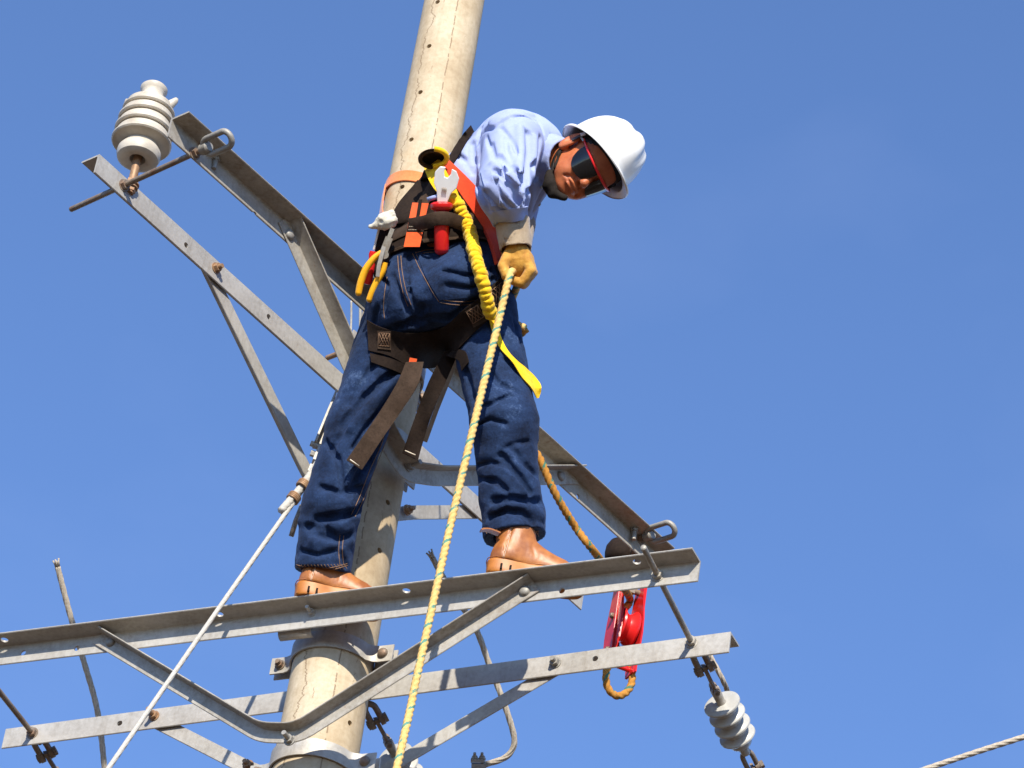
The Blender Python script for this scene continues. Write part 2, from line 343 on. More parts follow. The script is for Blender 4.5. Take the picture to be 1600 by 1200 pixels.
def rope(name, pts, r, mat, parent=None, pitch=.06, strands=3, depth=.25, seg=18, step=.006, label=None, cat=None, smooth_n=12, fray=False, group=None):
    P = resample(catmull(pts, smooth_n), step)
    rf = lambda th, s: (1-depth)+depth*np.abs(np.cos(strands/2*(th-2*np.pi*s/pitch/ (strands/3.0))))
    v, f, s, th = tube_vf(P, r, seg, rf=rf)
    a = ((th[None, :]/(2*np.pi)-s[:, None]/pitch/(strands/3.0)) % 1.0).ravel()
    mb = MB().add(v, f, a)
    if fray:
        T = unit(P[0]-P[3])
        for k in range(7):
            an = k/7*6.28; A = unit(np.cross(T, [1, .3, .2])); B = np.cross(T, A); o = (A*math.cos(an)+B*math.sin(an))*r*.62 if k else A*0
            q = np.array([P[0]+o, P[0]+o*1.15+T*.012, P[0]+o*1.7+T*.022*(1+.3*math.sin(k*3))])
            vv, ff, _, _ = tube_vf(q, r*.28, 6); mb.add(vv, ff)
    o = mb.build(name, mat, parent, True, origin=P[0] if parent is None else None, attr=True)
    if label: tag(o, label, cat, group)
    return o
def hexbolt(mb, P, n, r=.014, h=.011, stub=.02, sr=.008, washer=True, rot=.3):
    n = unit(n); P = np.asarray(P, float)
    if washer: mb.add(*cyl_vf(P-n*.001, P+n*.003, r*1.25, 20))
    mb.add(*cyl_vf(P+n*.003, P+n*(.003+h), r, 6, r*.97, rot))
    if stub: mb.add(*cyl_vf(P+n*(.003+h), P+n*(.003+h+stub), sr, 12, sr*.9))
def domebolt(mb, P, n, r=.016, h=.010):
    n = unit(n); pr = [(r, 0), (r, .003)]+[(r*.97*math.cos(a), .003+h*math.sin(a)) for a in np.linspace(0, 1.57, 7)]
    mb.add(*lathe_vf(pr, P, n, 20))
def ribbon_vf(P, Nn, w, th=.003, wave=None):
    """flat strap following points P with surface normals Nn"""
    P = np.asarray(P, float); Nn = np.asarray(Nn, float); n = len(P); w = np.broadcast_to(np.asarray(w, float), (n,))
    T = np.zeros_like(P); T[1:-1] = P[2:]-P[:-2]; T[0] = P[1]-P[0]; T[-1] = P[-1]-P[-2]; T /= np.linalg.norm(T, axis=1)[:, None]+1e-12
    S = np.cross(T, Nn); S /= np.linalg.norm(S, axis=1)[:, None]+1e-12; Nn = np.cross(S, T)
    v = []
    for i in range(n):
        h = S[i]*w[i]/2; k = Nn[i]*th
        v += [P[i]-h, P[i]+h, P[i]+h+k*.7, P[i]+h*.93+k, P[i]-h*.93+k, P[i]-h+k*.7]
    f = []
    for i in range(n-1):
        for k in range(6): l = (k+1) % 6; f.append([i*6+k, i*6+l, (i+1)*6+l, (i+1)*6+k])
    f += [[5, 4, 3, 2, 1, 0], [(n-1)*6+k for k in range(6)]]
    return v, f

# ---------------------------------------------------------------- sculpting: distance fields meshed by surface nets
def fold_bbox(P, pts, pad): return np.all((P > pts.min(0)-pad) & (P < pts.max(0)+pad), axis=1)
def seg_d(P, a, b, ra, rb):
    ba = b-a; h = np.clip(((P-a) @ ba)/(ba @ ba+1e-12), 0, 1); d = P-a-h[:, None]*ba
    return np.sqrt((d*d).sum(1))-(ra+(rb-ra)*h)
def ell_d(P, c, rad, M_=None):
    q = P-c
    if M_ is not None: q = q @ M_
    rad = np.asarray(rad, float); k0 = np.linalg.norm(q/rad, axis=1); k1 = np.linalg.norm(q/(rad*rad), axis=1); return k0*(k0-1.0)/(k1+1e-9)
def smin(a, b, k): h = np.clip(.5+.5*(b-a)/k, 0, 1); return b+(a-b)*h-k*h*(1-h)
def smax(a, b, k): return -smin(-a, -b, k)
def local(d, P, pts, pad, fn):
    m = fold_bbox(P, np.asarray(pts), pad)
    if m.any(): d[m] = fn(d[m], P[m])
    return d
def chain_d(P, pts, rs):
    d = np.full(len(P), 9.0)
    for i in range(len(pts)-1): d = np.minimum(d, seg_d(P, pts[i], pts[i+1], rs[i], rs[i+1]))
    return d
class Field:
    def __init__(s, fn, lo, hi, h, slack=.03):
        s.h = h; s.lo = np.array(lo, float); Bk = 8; nb = np.ceil((np.array(hi)-s.lo)/(h*Bk)).astype(int)
        s.n = nb*Bk; bc = np.stack(np.meshgrid(*[np.arange(k) for k in nb], indexing='ij'), -1).reshape(-1, 3)
        cen = s.lo+(bc*Bk+Bk/2-.5)*h; dc = fn(cen); act = np.abs(dc) < Bk*h*.87+slack
        D = np.repeat(np.repeat(np.repeat(dc.reshape(nb), Bk, 0), Bk, 1), Bk, 2).astype(np.float32)
        off = np.stack(np.meshgrid(*[np.arange(Bk)]*3, indexing='ij'), -1).reshape(-1, 3)
        ab = bc[act]
        for i in range(0, len(ab), 600):
            idx = (ab[i:i+600, None, :]*Bk+off[None]).reshape(-1, 3); D[idx[:, 0], idx[:, 1], idx[:, 2]] = fn(s.lo+idx*h)
        s.D = D
    def sample(s, P):
        q = (np.asarray(P)-s.lo)/s.h; q = np.clip(q, 0, np.array(s.n)-1.001); i = q.astype(int); f = q-i; D = s.D; r = 0
        for a in (0, 1):
            for b in (0, 1):
                for c in (0, 1):
                    w = (f[:, 0] if a else 1-f[:, 0])*(f[:, 1] if b else 1-f[:, 1])*(f[:, 2] if c else 1-f[:, 2])
                    r = r+w*D[i[:, 0]+a, i[:, 1]+b, i[:, 2]+c]
        return r
    def grad(s, P, e=.004):
        P = np.asarray(P, float); g = np.stack([s.sample(P+np.eye(3)[k]*e)-s.sample(P-np.eye(3)[k]*e) for k in range(3)], 1)
        return g/(np.linalg.norm(g, axis=1)[:, None]+1e-9)
    def hit(s, px, tmax=1.4, tmin=-.3, lvl=0.0):
        """first surface point seen through photograph pixels (view frame), nan if missed"""
        px = np.atleast_2d(px).astype(float); ts = np.arange(tmax, tmin, -.004); out = np.full((len(px), 3), np.nan)
        for j, (x, y) in enumerate(px):
            P = np.stack([(x-800)*(D0-ts)/FPX, (600-y)*(D0-ts)/FPX, ts], 1)
            ins = np.all((P > s.lo) & (P < s.lo+(s.n-1)*s.h), axis=1); d = np.where(ins, s.sample(P), 1.0)-lvl
            k = np.nonzero(d < 0)[0]
            if len(k) and k[0] > 0:
                k = k[0]; a = d[k-1]/(d[k-1]-d[k]+1e-12); out[j] = P[k-1]+(P[k]-P[k-1])*np.clip(a, 0, 1)
        return out
    def path(s, px, step=.008, lvl=0.0, smooth=0, n=8):
        """a photograph polyline laid on the surface; returns view-frame points and normals"""
        q = resample(catmull(px, n), 3.0); H = s.hit(q, lvl=lvl); ok = ~np.isnan(H[:, 0])
        i = np.arange(len(H)); H = np.stack([np.interp(i, i[ok], H[ok, k]) for k in range(3)], 1)
        H = resample(H, step)
        for _ in range(smooth):
            H[1:-1] = (H[:-2]+2*H[1:-1]+H[2:])/4
        return H, s.grad(H)
    def mesh(s):
        D = s.D; S = D < 0; h = s.h
        c = [S[a:S.shape[0]-1+a, b:S.shape[1]-1+b, e:S.shape[2]-1+e] for a in (0, 1) for b in (0, 1) for e in (0, 1)]
        cnt = sum(x.astype(np.int8) for x in c); act = (cnt > 0) & (cnt < 8); idx = np.argwhere(act)
        num = -np.ones(act.shape, np.int64); num[act] = np.arange(len(idx))
        pos = np.zeros((len(idx), 3)); k = np.zeros(len(idx))
        cs = [(a, b, e) for a in (0, 1) for b in (0, 1) for e in (0, 1)]
        for p in range(8):
            for q in range(p+1, 8):
                dd = np.abs(np.array(cs[p])-np.array(cs[q]))
                if dd.sum() != 1: continue
                A = idx+cs[p]; B = idx+cs[q]; da = D[A[:, 0], A[:, 1], A[:, 2]]; db = D[B[:, 0], B[:, 1], B[:, 2]]
                m = (da < 0) != (db < 0); t = np.where(m, da/(da-db+1e-20), 0)
                pos[m] += (A[m]+t[m, None]*(B[m]-A[m])); k[m] += 1
        V_ = s.lo+pos/k[:, None]*h; F = []
        for ax in range(3):
            o = [0, 0, 0]; o[ax] = 1; sl0 = tuple(slice(0, S.shape[i]-o[i]) for i in range(3)); sl1 = tuple(slice(o[i], None) for i in range(3))
            E = np.argwhere(S[sl0] != S[sl1]); u_, v_ = [(1, 2), (2, 0), (0, 1)][ax]
            E = E[(E[:, u_] > 0) & (E[:, v_] > 0)]; E = E[np.all(E < np.array(act.shape), axis=1)]
            flip = S[E[:, 0], E[:, 1], E[:, 2]]
            q = []
            for (du, dv) in ((0, 0), (1, 0), (1, 1), (0, 1)):
                G = E.copy(); G[:, u_] -= du; G[:, v_] -= dv; q.append(num[G[:, 0], G[:, 1], G[:, 2]])
            q = np.stack(q, 1); q = np.where(flip[:, None], q, q[:, ::-1]); F.append(q[np.all(q >= 0, axis=1)])
        return V_, np.concatenate(F)
def vlink(name, V_, F, mat, parent=None, smooth=True): return link(name, v2w(V_), F, mat, parent, smooth)
def wnoise(P, s, seed):
    """cheap smooth noise from warped sines, about -1..1"""
    r_ = np.random.default_rng(seed); o = np.zeros(len(P)); Q = P*s
    for k in range(5):
        d = r_.normal(size=3); d /= np.linalg.norm(d); e = r_.normal(size=3); e /= np.linalg.norm(e)
        o += np.sin(Q @ d*(1+.35*k)+1.6*np.sin(Q @ e*.8+k)+r_.uniform(0, 6))
    return o/3.2
def crumple(P, s, seed):
    a = wnoise(P, s, seed); b = wnoise(P, s*1.9, seed+1); return (.7-np.abs(a))*.7+(.5-np.abs(b))*.35
# ================================================================ the place: ground and tower
Z3 = np.array([0, 0, 1.0])
def ground():
    m, nt, b = new_mat('dry_soil'); n = noise(nt, .35, 8, .6); n2 = noise(nt, 6, 6, .7)
    col = ramp(nt, [(.35, (.085, .048, .025)), (.6, (.125, .075, .042))], n.outputs[0]).outputs[0]
    col = mix(nt, col, (.08, .065, .03), ramp(nt, [(.5, (0, 0, 0)), (.62, (1, 1, 1))], n2.outputs[0]).outputs[0])
    nt.links.new(col, b.inputs['Base Color']); b.inputs['Roughness'].default_value = .95; bump(nt, b, n2.outputs[0], .6, .05)
    g = np.linspace(-1, 1, 61); xs = np.sign(g)*np.abs(g)**3*2500
    v = [(x, y, .25*math.sin(x*.05)*math.cos(y*.04)*min(1, (abs(x)+abs(y))/60)) for x in xs for y in xs]
    f = [[i*61+j, (i+1)*61+j, (i+1)*61+j+1, i*61+j+1] for i in range(60) for j in range(60)]
    tag(link('ground', v, f, m, None, True, origin=(0, 0, 0)), kind='structure')
ground()
PR = lambda z: .1053-.0075*(z-9.6)
def pole():
    mb = MB(); zs = np.arange(-.5, 12.31, .1); th = np.linspace(0, 2*np.pi, 72, endpoint=False); v = []
    for z in zs: v += [(PR(z)*math.sin(a), -PR(z)*math.cos(a), z) for a in th]
    n = 72; f = [[i*n+k, i*n+(k+1) % n, (i+1)*n+(k+1) % n, (i+1)*n+k] for i in range(len(zs)-1) for k in range(n)]
    f += [list(range(n))[::-1], [(len(zs)-1)*n+k for k in range(n)]]
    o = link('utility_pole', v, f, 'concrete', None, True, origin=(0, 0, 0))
    cuts = []
    for az, px, py in [(-33, 0, 3), (-33, 0, 72), (-33, 0, 144), (-33, 0, 218), (-33, 0, 292), (40, 0, 785), (40, 0, 860), (40, 0, 1130)]:
        # height whose image row matches
        lo, hi = 5.0, 13.0; a = R(az)
        for _ in range(40):
            z = (lo+hi)/2; P = w2v(np.array([PR(z)*math.sin(a), -PR(z)*math.cos(a), z])); row = 600-P[1]*FPX/(D0-P[2])
            if row > py: lo = z
            else: hi = z
        d = np.array([math.sin(a), -math.cos(a), 0]); c = np.array([0, 0, z]); cuts.append((c+d*.045, c+d*.2, .0088))
    drill(o, cuts)
    for pl in o.data.polygons: pl.use_smooth = True
    tag(o, 'tall cream round concrete pole with small step holes and long hairline cracks', 'utility pole')
    return o
POLE = pole()

BEAM = [(8.0899, -.51826, -.00696, .18919, -1.60, 1.1997, 1), (8.0906, -.53277, .00508, .18959, -1.2124, 1.1546, -1),
        (9.1313, .78792, .00157, .15875, -1.2063, 1.1994, 1), (9.1308, .79654, -.0127, .15859, -1.1773, 1.2515, -1)]
W_, T_ = .0705, .006
def bgeo(k):
    Z, az, ti, off, e0, e1, s = BEAM[k]
    d = np.array([math.cos(az)*math.cos(ti), math.sin(az)*math.cos(ti), math.sin(ti)]); n = np.array([math.sin(az), -math.cos(az), 0]); up = unit(np.cross(n, d)); up = up if up[2] > 0 else -up
    return d, n, up, n*s*off+Z3*Z, s
def on_leg(k, px, py, extra=0.0):
    """point on the camera-side face of a crossarm's upright leg"""
    d, n, up, b, s = bgeo(k); o = b @ n+(T_ if s > 0 else 0)+extra; return at_plane(px, py, n, o)
def on_flange(k, px, py):
    d, n, up, b, s = bgeo(k); return at_plane(px, py, up, b @ up-T_)
def crossarm(k, label, holes_leg, holes_fl, mat, group=None):
    d, n, up, b, s = bgeo(k); e0, e1 = BEAM[k][4:6]
    if k == 0: e0 = -1.2
    v, f = sweep_vf([b+d*e0, b+d*(e0+e1)/2, b+d*e1], Lprof(W_, W_, T_), n*s, up)
    o = link('crossarm', v, f, mat, None, False, origin=b)
    cuts = []
    for (x, y) in holes_leg: P = on_leg(k, x, y); cuts.append((P-n*.03, P+n*.03, .0092))
    for (x, y) in holes_fl: P = on_flange(k, x, y); cuts.append((P-up*.03, P+up*.03, .0120))
    drill(o, cuts); return tag(o, label, 'crossarm')
X0 = crossarm(0, 'near steel angle crossarm the worker stands on', [(120, 1013), (878, 923), (36, 1020)], [(7, 1000), (343, 960), (635, 923), (995, 878)], 'steel')
X1 = crossarm(1, 'pale lower steel crossarm passing behind the pole below the boots', [(187, 1130), (930, 1029), (480, 1088)], [], 'steel')
X2 = crossarm(2, 'upper steel crossarm with a wide dark underside, in front of the pole', [(398, 335), (903, 776)], [(520, 420), (880, 745)], 'steel2')
X3 = crossarm(3, 'upper steel crossarm with a pale face, carrying the ribbed pin insulator', [(291, 383), (420, 495)], [], 'steel')

def bolts(parent, lst, mat='galv'):
    for (P, n, kind, sz) in lst:
        mb = MB()
        if kind == 'dome': domebolt(mb, P, n, .017*sz, .010*sz)
        elif kind == 'hexs': hexbolt(mb, P, n, .014*sz, .012*sz, .028*sz, .008*sz)
        else: hexbolt(mb, P, n, .014*sz, .012*sz, .012*sz, .008*sz)
        mb.build('bolt', mat if sz != 1.01 else 'rust', parent, 'auto', origin=P)
n0 = bgeo(0)[1]; n2 = bgeo(2)[1]

def brace(k, px, label, off, s, mat='steel', w=.045, t=.005, ends='', bl=()):
    n = bgeo(k)[1]; P = [at_plane(x, y, n, off) for x, y in px]
    Q = [P[0]]
    for i in range(1, len(P)-1):
        Q += list(P[i:i+1])
    Q.append(P[-1]); Q = catmull_corners(Q, .034)
    v, f = sweep_vf(Q, Lprof(w, w, t), n*s, Z3)
    c = np.mean([a for a in Q], 0)
    # lower edge in the photograph is the lit leg: shift so the path runs along the leg's middle
    o = link('brace', np.asarray(v)+Z3*w*.45, f, mat, None, False, origin=c); fix_normals(o); shade_auto(o.data, 30)
    tag(o, label, 'brace'); return o, P
def catmull_corners(P, r):
    out = [P[0]]
    for i in range(1, len(P)-1):
        a, b, c = P[i-1], P[i], P[i+1]; u = unit(a-b); w = unit(c-b); rr = min(r, np.linalg.norm(a-b)*.45, np.linalg.norm(c-b)*.45)
        for t in np.linspace(0, 1, 7): out.append((1-t)**2*(b+u*rr)+2*t*(1-t)*b+t*t*(b+w*rr))
    out.append(P[-1]); return out
o0 = BEAM[0][3]+T_
B0, P0 = brace(0, [(160, 998), (414, 1150), (466, 1151), (832, 918)], 'V shaped steel brace in front of the pole below the near crossarm', o0+.001, 1, 'steel2')
bolts(B0, [(at_plane(173, 1004, n0, o0+.006), n0, 'dome', .9), (at_plane(820, 924, n0, o0+.006), n0, 'dome', 1.0), (at_plane(453, 1157, n0, o0+.006), n0, 'hexs', 1)])
n1 = bgeo(1)[1]; o1 = -(BEAM[1][3])
B1, P1 = brace(1, [(244, 1124), (385, 1196), (470, 1232), (560, 1225), (868, 1044)], 'slim V shaped steel brace hanging below the rear crossarm, behind the pole', o1-T_-.006, -1, 'steel', w=.045)
bolts(B1, [(on_leg(1, 241, 1119), n1, 'hexs', 1.01), (on_leg(1, 868, 1036), n1, 'hex', 1.05), (at_plane(388, 1196, n1, o1), n1, 'hex', 1.01)])
o2 = BEAM[2][3]+T_
B2, P2 = brace(2, [(446, 350), (545, 575), (605, 700), (630, 738), (672, 744), (895, 742)], 'bent steel brace behind the worker\'s knees, bolted to the dark upper crossarm', o2+.001, 1, 'steel2', w=.052)
bolts(B2, [(at_plane(452, 367, n2, o2+.006), n2, 'dome', 1.0), (at_plane(638, 728, n2, o2+.007), n2, 'hexs', 1.1), (at_plane(876, 744, n2, o2+.006), n2, 'dome', 1.0)])
n3 = bgeo(3)[1]; o3 = -BEAM[3][3]
B3, P3 = brace(3, [(327, 415), (486, 742), (520, 800), (600, 802), (640, 798), (758, 797)], 'slim pale steel brace from the pale upper crossarm down to the guy wire clamp', o3-T_-.006, -1, 'steel', w=.045)
bolts(B3, [(on_leg(3, 337, 419), n3, 'hex', 1.01), (at_plane(636, 797, n3, o3), n3, 'hex', 1.01)])
bolts(X0, [(on_leg(0, 487, 958), n0, 'hexs', .8)], 'steel')
# stubs through the flanges near the eye nuts
for k, px in ((2, (338, 246)), (2, (992, 826))):
    P = on_flange(2, *px); mb = MB(); hexbolt(mb, P, -bgeo(2)[2], .013, .010, .030, .0085); mb.build('bolt', 'galv', X2, 'auto', origin=P)

def band(z, e, label, h=.055, both=True, ext=.075, saddle=None):
    """two half clamps round the pole with ears and bolts; e = ear direction"""
    r = PR(z)+.004; e = unit(e); m = np.cross(Z3, e); m = m if m[1] < 0 else -m; c = Z3*z
    root = empty('pole_band', c, label, 'pole clamp')
    for sgn in (1, -1):
        mm = m*sgn; g = .012; a0 = math.asin((g+.012)/r)
        path = [c+e*(r+ext)+mm*g, c+e*(r+.03)+mm*g, c+e*(r+.012)+mm*(g+.006)]
        for a in np.linspace(a0+.06, math.pi-a0-.06, 26): path.append(c+e*r*math.cos(a)+mm*r*math.sin(a))
        path += [c-e*(r+.012)+mm*(g+.006), c-e*(r+.03)+mm*g, c-e*(r+ext)+mm*g]
        v, f = sweep_vf2(path, [(-h/2, 0), (h/2, 0), (h/2, .005), (-h/2, .005)], Z3, mm)
        o = link('clamp_half', v, f, 'steel', root, False); fix_normals(o); shade_auto(o.data, 40)
    for s in (1, -1):
        P = c+e*s*(r+ext*.58)+m*.018; mb = MB(); domebolt(mb, P, m, .016, .010) if s > 0 else hexbolt(mb, P, m, .013, .01, .01); mb.add(*cyl_vf(P, P-m*.06, .007, 12)); hexbolt(mb, P-m*.036, -m, .013, .01, .012)
        mb.build('bolt', 'rod', root, 'auto', origin=P)
    return root
def sweep_vf2(path, prof, n, outward):
    P = np.asarray(path); v = []; m = len(prof); K = len(P)
    for i in range(K):
        t = unit(P[min(i+1, K-1)]-P[max(i-1, 0)]); b = np.cross(t, n); b = unit(b)
        if i == 0: sg = 1 if True else 1
        v_ = b
        mid = P[K//2]-P.mean(0)
        if i == 0:
            tm = unit(P[K//2+1]-P[K//2-1]); bm_ = np.cross(tm, n); sg = 1 if bm_ @ outward > 0 else -1
        for (x, y) in prof: v.append(P[i]+n*x+b*sg*y)
    f = []
    for i in range(K-1):
        for k in range(m): l = (k+1) % m; f.append([i*m+k, i*m+l, (i+1)*m+l, (i+1)*m+k])
    return v, f+[list(range(m))[::-1], [(K-1)*m+k for k in range(m)]]
d0 = bgeo(0)[0]; d2 = bgeo(2)[0]
BD = band(8.03, d0, 'two-part steel pole clamp with bolted ears right under the near crossarm')
# curled saddle plate between the crossarm and the clamp
c = Z3*8.035+n0*(PR(8.0)+.045)-d0*.045
path = [c+n0*(.02*math.cos(a)-.0)+Z3*.024*math.sin(a) for a in np.linspace(-2.0, 1.7, 12)]
mb = MB()
v = []; 
for q in path: v += [q-d0*.052, q+d0*.052]
for q, q0 in zip(path, path): 
    o_ = unit(q-c)*.004; v += [q-d0*.052-o_, q+d0*.052-o_]
K = len(path); f = [[2*i, 2*i+1, 2*i+3, 2*i+2] for i in range(K-1)]+[[2*K+2*i, 2*K+2*i+2, 2*K+2*i+3, 2*K+2*i+1] for i in range(K-1)]
for i in range(K-1): f += [[2*i, 2*i+2, 2*K+2*i+2, 2*K+2*i], [2*i+1, 2*K+2*i+1, 2*K+2*i+3, 2*i+3]]
f += [[0, 2*K, 2*K+1, 1], [2*K-2, 2*K-1, 4*K-1, 4*K-2]]
o = link('saddle_plate', v, f, 'steel', BD, True); fix_normals(o)
band(7.66, d0, 'lowest steel pole clamp, under the middle of the V shaped brace')
band(8.80, d2, 'steel pole clamp behind the worker\'s knees, where the bent brace is bolted')
band(9.10, d2, 'steel pole clamp between the two upper crossarms, hidden by the worker\'s thighs')

# ---------------------------------------------------------------- rods with eye nuts
def rod(A, B, r, label, nuts=(), eye=None, mat='rod', cat='threaded rod'):
    A = np.asarray(A); B = np.asarray(B); T = unit(B-A); root = empty('threaded_rod', A, label, cat, None)
    L = np.linalg.norm(B-A); P = np.linspace(A, B, max(3, int(L/.0035)))
    rr = np.full(len(P), r); rr[::2] *= .93; v, f, _, _ = tube_vf(P, rr, 14); link('shaft', v, f, mat, root, True)
    for Q, n in nuts: mb = MB(); hexbolt(mb, Q, n, .0155, .013, 0, .008); mb.build('nut', mat, root, 'auto', origin=Q)
    if eye is not None:
        # oval eye nut: racetrack loop plus boss
        C_, ax, side = eye; ax = unit(ax); side = side-ax*(side @ ax); side = unit(side); Ln, w = .086, .024; pts = []
        for a in np.linspace(-np.pi/2, np.pi/2, 12): pts.append(C_+ax*(Ln+w*math.cos(a))+side*w*math.sin(a))
        for a in np.linspace(np.pi/2, 1.5*np.pi, 12): pts.append(C_+ax*(.018+w*math.cos(a))+side*w*math.sin(a))
        v, f, _, _ = tube_vf(np.array(pts), .0092, 14, closed=True)
        mb = MB().add(v, f); mb.add(*cyl_vf(C_-ax*.016, C_+ax*.012, .0165, 20, .0175)); mb.add(*cyl_vf(C_+ax*.012, C_+ax*.018, .0175, 20, .013)); mb.build('eye_nut', 'galv', root, 'auto', origin=C_)
    return root
# upper left rod through both upper crossarms
Pa = on_leg(3, 193, 290); Pb = on_leg(2, 303, 240); T = unit(Pb-Pa)
rod(Pa-T*.245, Pb+T*.045, .0088, 'rusty threaded rod with an oval eye nut, beside the pin insulator', [(Pa+T*.001, T), (Pb+T*.002, T)], (Pb+T*.052, T, np.cross(FW, T)+Z3*.1), 'rod')
Pb = on_leg(2, 1000, 842); rod(Pb-T*.05, Pb+T*.035, .0088, 'threaded rod with an oval eye nut at the right end of the dark upper crossarm', [(Pb+T*.002, T)], (Pb+T*.040, T, np.cross(FW, T)+Z3*.1), 'rod')
# middle rod beside the pole
Pm = on_leg(3, 548, 545); rod(Pm-T*.11+T*0, Pm+T*.30, .0088, 'short rusty rod end sticking out of the lit crossarm beside the pole', [], None, 'rust')
# lower rods
Pn = on_leg(0, 1028, 900); Pf = on_leg(1, 1081, 1004); T1 = unit(Pf-Pn)
rod(Pn-T1*.155, Pf+T1*.06, .0088, 'grey threaded rod joining the right ends of the lower crossarms', [(Pn-T1*.001, -T1), (Pf-T1*.001, -T1)], None, 'steel2')
PfL = on_leg(1, 51, 1146); PnL = PfL-(Pf-Pn)*1.0
rod(PnL-T1*.13, PfL+T1*.06, .0088, 'brown threaded rod joining the left ends of the lower crossarms', [(PfL-T1*.001, -T1)], None, 'rod')
PfM = Pf+(PfL-Pf)*.43; 

# ---------------------------------------------------------------- pin insulator
def pin_insulator():
    P = at_plane(205, 290, Z3, 9.135); ax = Z3; H = .095
    root = empty('pin_insulator', P, 'grey white ribbed pin insulator standing on the upper crossarm', 'insulator')
    pr = [(.019, .035), (.024, .006), (.034, .0), (.050, .0), (.0615, .008), (.066, .022), (.0645, .036), (.058, .047), (.050, .052), (.052, .058), (.066, .062)]
    for k, (Rr, z0) in enumerate([(.090, .072), (.088, .112), (.085, .152), (.079, .190)]):
        pr += [(Rr-.012, z0-.006), (Rr-.004, z0-.006), (Rr, z0-.002), (Rr, z0+.003), (Rr-.004, z0+.008), (Rr-.009, z0+.014), (Rr-.009, z0+.024)]
    pr += [(.066, .216), (.052, .228), (.040, .240), (.034, .252), (.033, .262), (.037, .270), (.041, .277), (.041, .284), (.036, .290), (.018, .292), (0, .292)]
    v, f = lathe_vf([(r, z) for r, z in pr], P+ax*H, ax, 56); link('porcelain_body', v, f, 'porc', root, 'auto')
    b = P+ax*(H+.252); e = unit(RT*.9-FW*.3); mb = MB()
    for s in (1, -1):
        v, f, _, _ = tube_vf(np.array([P+ax*(H+.205)+e*.050*s, P+ax*(H+.222)+e*.066*s, P+ax*(H+.236)+e*.078*s, P+ax*(H+.244)+e*.080*s]), [.020, .014, .010, .006], 12); link('tie_ear', v, f, 'porc', root, True)
    mb = MB(); mb.add(*cyl_vf(P-ax*.03, P+ax*(H+.06), .0125, 18)); hexbolt(mb, P+ax*.001, ax, .019, .014, 0); hexbolt(mb, P-ax*.008, -ax, .017, .013, 0)
    mb.build('steel_pin', 'rust', root, 'auto')
pin_insulator()

# ---------------------------------------------------------------- dead-end insulators of the lower arm
def fork(mb, A, T, side, L=.07, w=.016, r=.0075):
    """shackle-like clevis: U bar from A along T with cross pin"""
    side = unit(side-T*(side @ T)); p = [A+T*L+side*w, A+T*L*.4+side*w, A+T*.012+side*w*.8, A, A+T*.012-side*w*.8, A+T*L*.4-side*w, A+T*L-side*w]
    v, f, _, _ = tube_vf(catmull(p, 6), r, 12); mb.add(v, f)
    mb.add(*cyl_vf(A+T*L-side*(w+.016), A+T*L+side*(w+.018), r*.85, 12)); mb.add(*cyl_vf(A+T*L+side*(w+.008), A+T*L+side*(w+.018), r*1.6, 6)); mb.add(*cyl_vf(A+T*L-side*(w+.014), A+T*L-side*(w+.006), r*1.6, 12))
    for s in (1, -1): mb.add(*cyl_vf(A+T*L-side*s*(w-.007), A+T*L-side*s*(w+.007), r*1.9, 16))
def deadend(A, T, label, gap=0.0, sheds=True, side=np.array([1, -.2, .3]), tail=.3):
    T = unit(T); root = empty('strain_insulator', A, label, 'insulator')
    mb = MB(); fork(mb, A, T, side, .070, .016, .0095); mb.build('shackle', 'rod', root, 'auto')
    B = A+T*.062; mb = MB(); mb.add(*box_vf(B+T*.03, T*.032, unit(np.cross(T, side))*.010, unit(side)*.006)); fork(mb, B+T*.045, T, np.cross(T, side), .04, .012, .006); mb.build('clevis', 'rod', root, 'auto')
    mb = MB(); mb.add(*box_vf(B+T*(.085+gap/2), T*(gap/2+.01), unit(np.cross(T, side))*.009, unit(side)*.006)); mb.build('link_bar', 'rod', root, 'auto'); C_ = B+T*(.085+gap); v, f = lathe_vf([(0, 0), (.014, 0), (.015, .01), (.013, .05), (.018, .06), (0, .06)], C_, T, 20); link('end_fitting', v, f, 'steel2', root, 'auto')
    if sheds:
        D = C_+T*.055; pr = [(0, 0), (.030, .0)]
        for k in range(4):
            z = .041*k; pr += [(.049, z+.002), (.054, z+.004), (.055, z+.008), (.053, z+.011), (.042, z+.016), (.036, z+.021), (.035, z+.034)]
        pr += [(.030, .165), (.016, .172), (.014, .2), (0, .2)]
        v, f = lathe_vf(pr, D, T, 44); link('porcelain_sheds', v, f, 'white_porc', root, 'auto')
        E = D+T*.19; mb = MB(); fork(mb, E, T, side, .07, .015, .0075); mb.add(*box_vf(E+T*.11, T*.05, unit(np.cross(T, side))*.016, unit(side)*.005)); fork(mb, E+T*.13, T, np.cross(T, side), .06, .016, .007); mb.build('end_clevis', 'rod', root, 'auto')
    return root
Td = unit(T1+np.array([.20, 0, -.38]))
deadend(Pf+T1*.045, Td, 'white ribbed strain insulator hanging from the right end of the rear crossarm', side=np.array([1, -.1, .4]))
PoM = at_plane(574, 1100, n1, o1-.05)
deadend(PoM, Td, 'strain insulator half hidden behind the pole, just left of the yellow rope', .0, side=np.array([1, -.1, .4]))
deadend(PfL+T1*.03, Td, 'dark rusty shackle under the left end of the rear crossarm', .20, side=np.array([1, -.1, .4]))

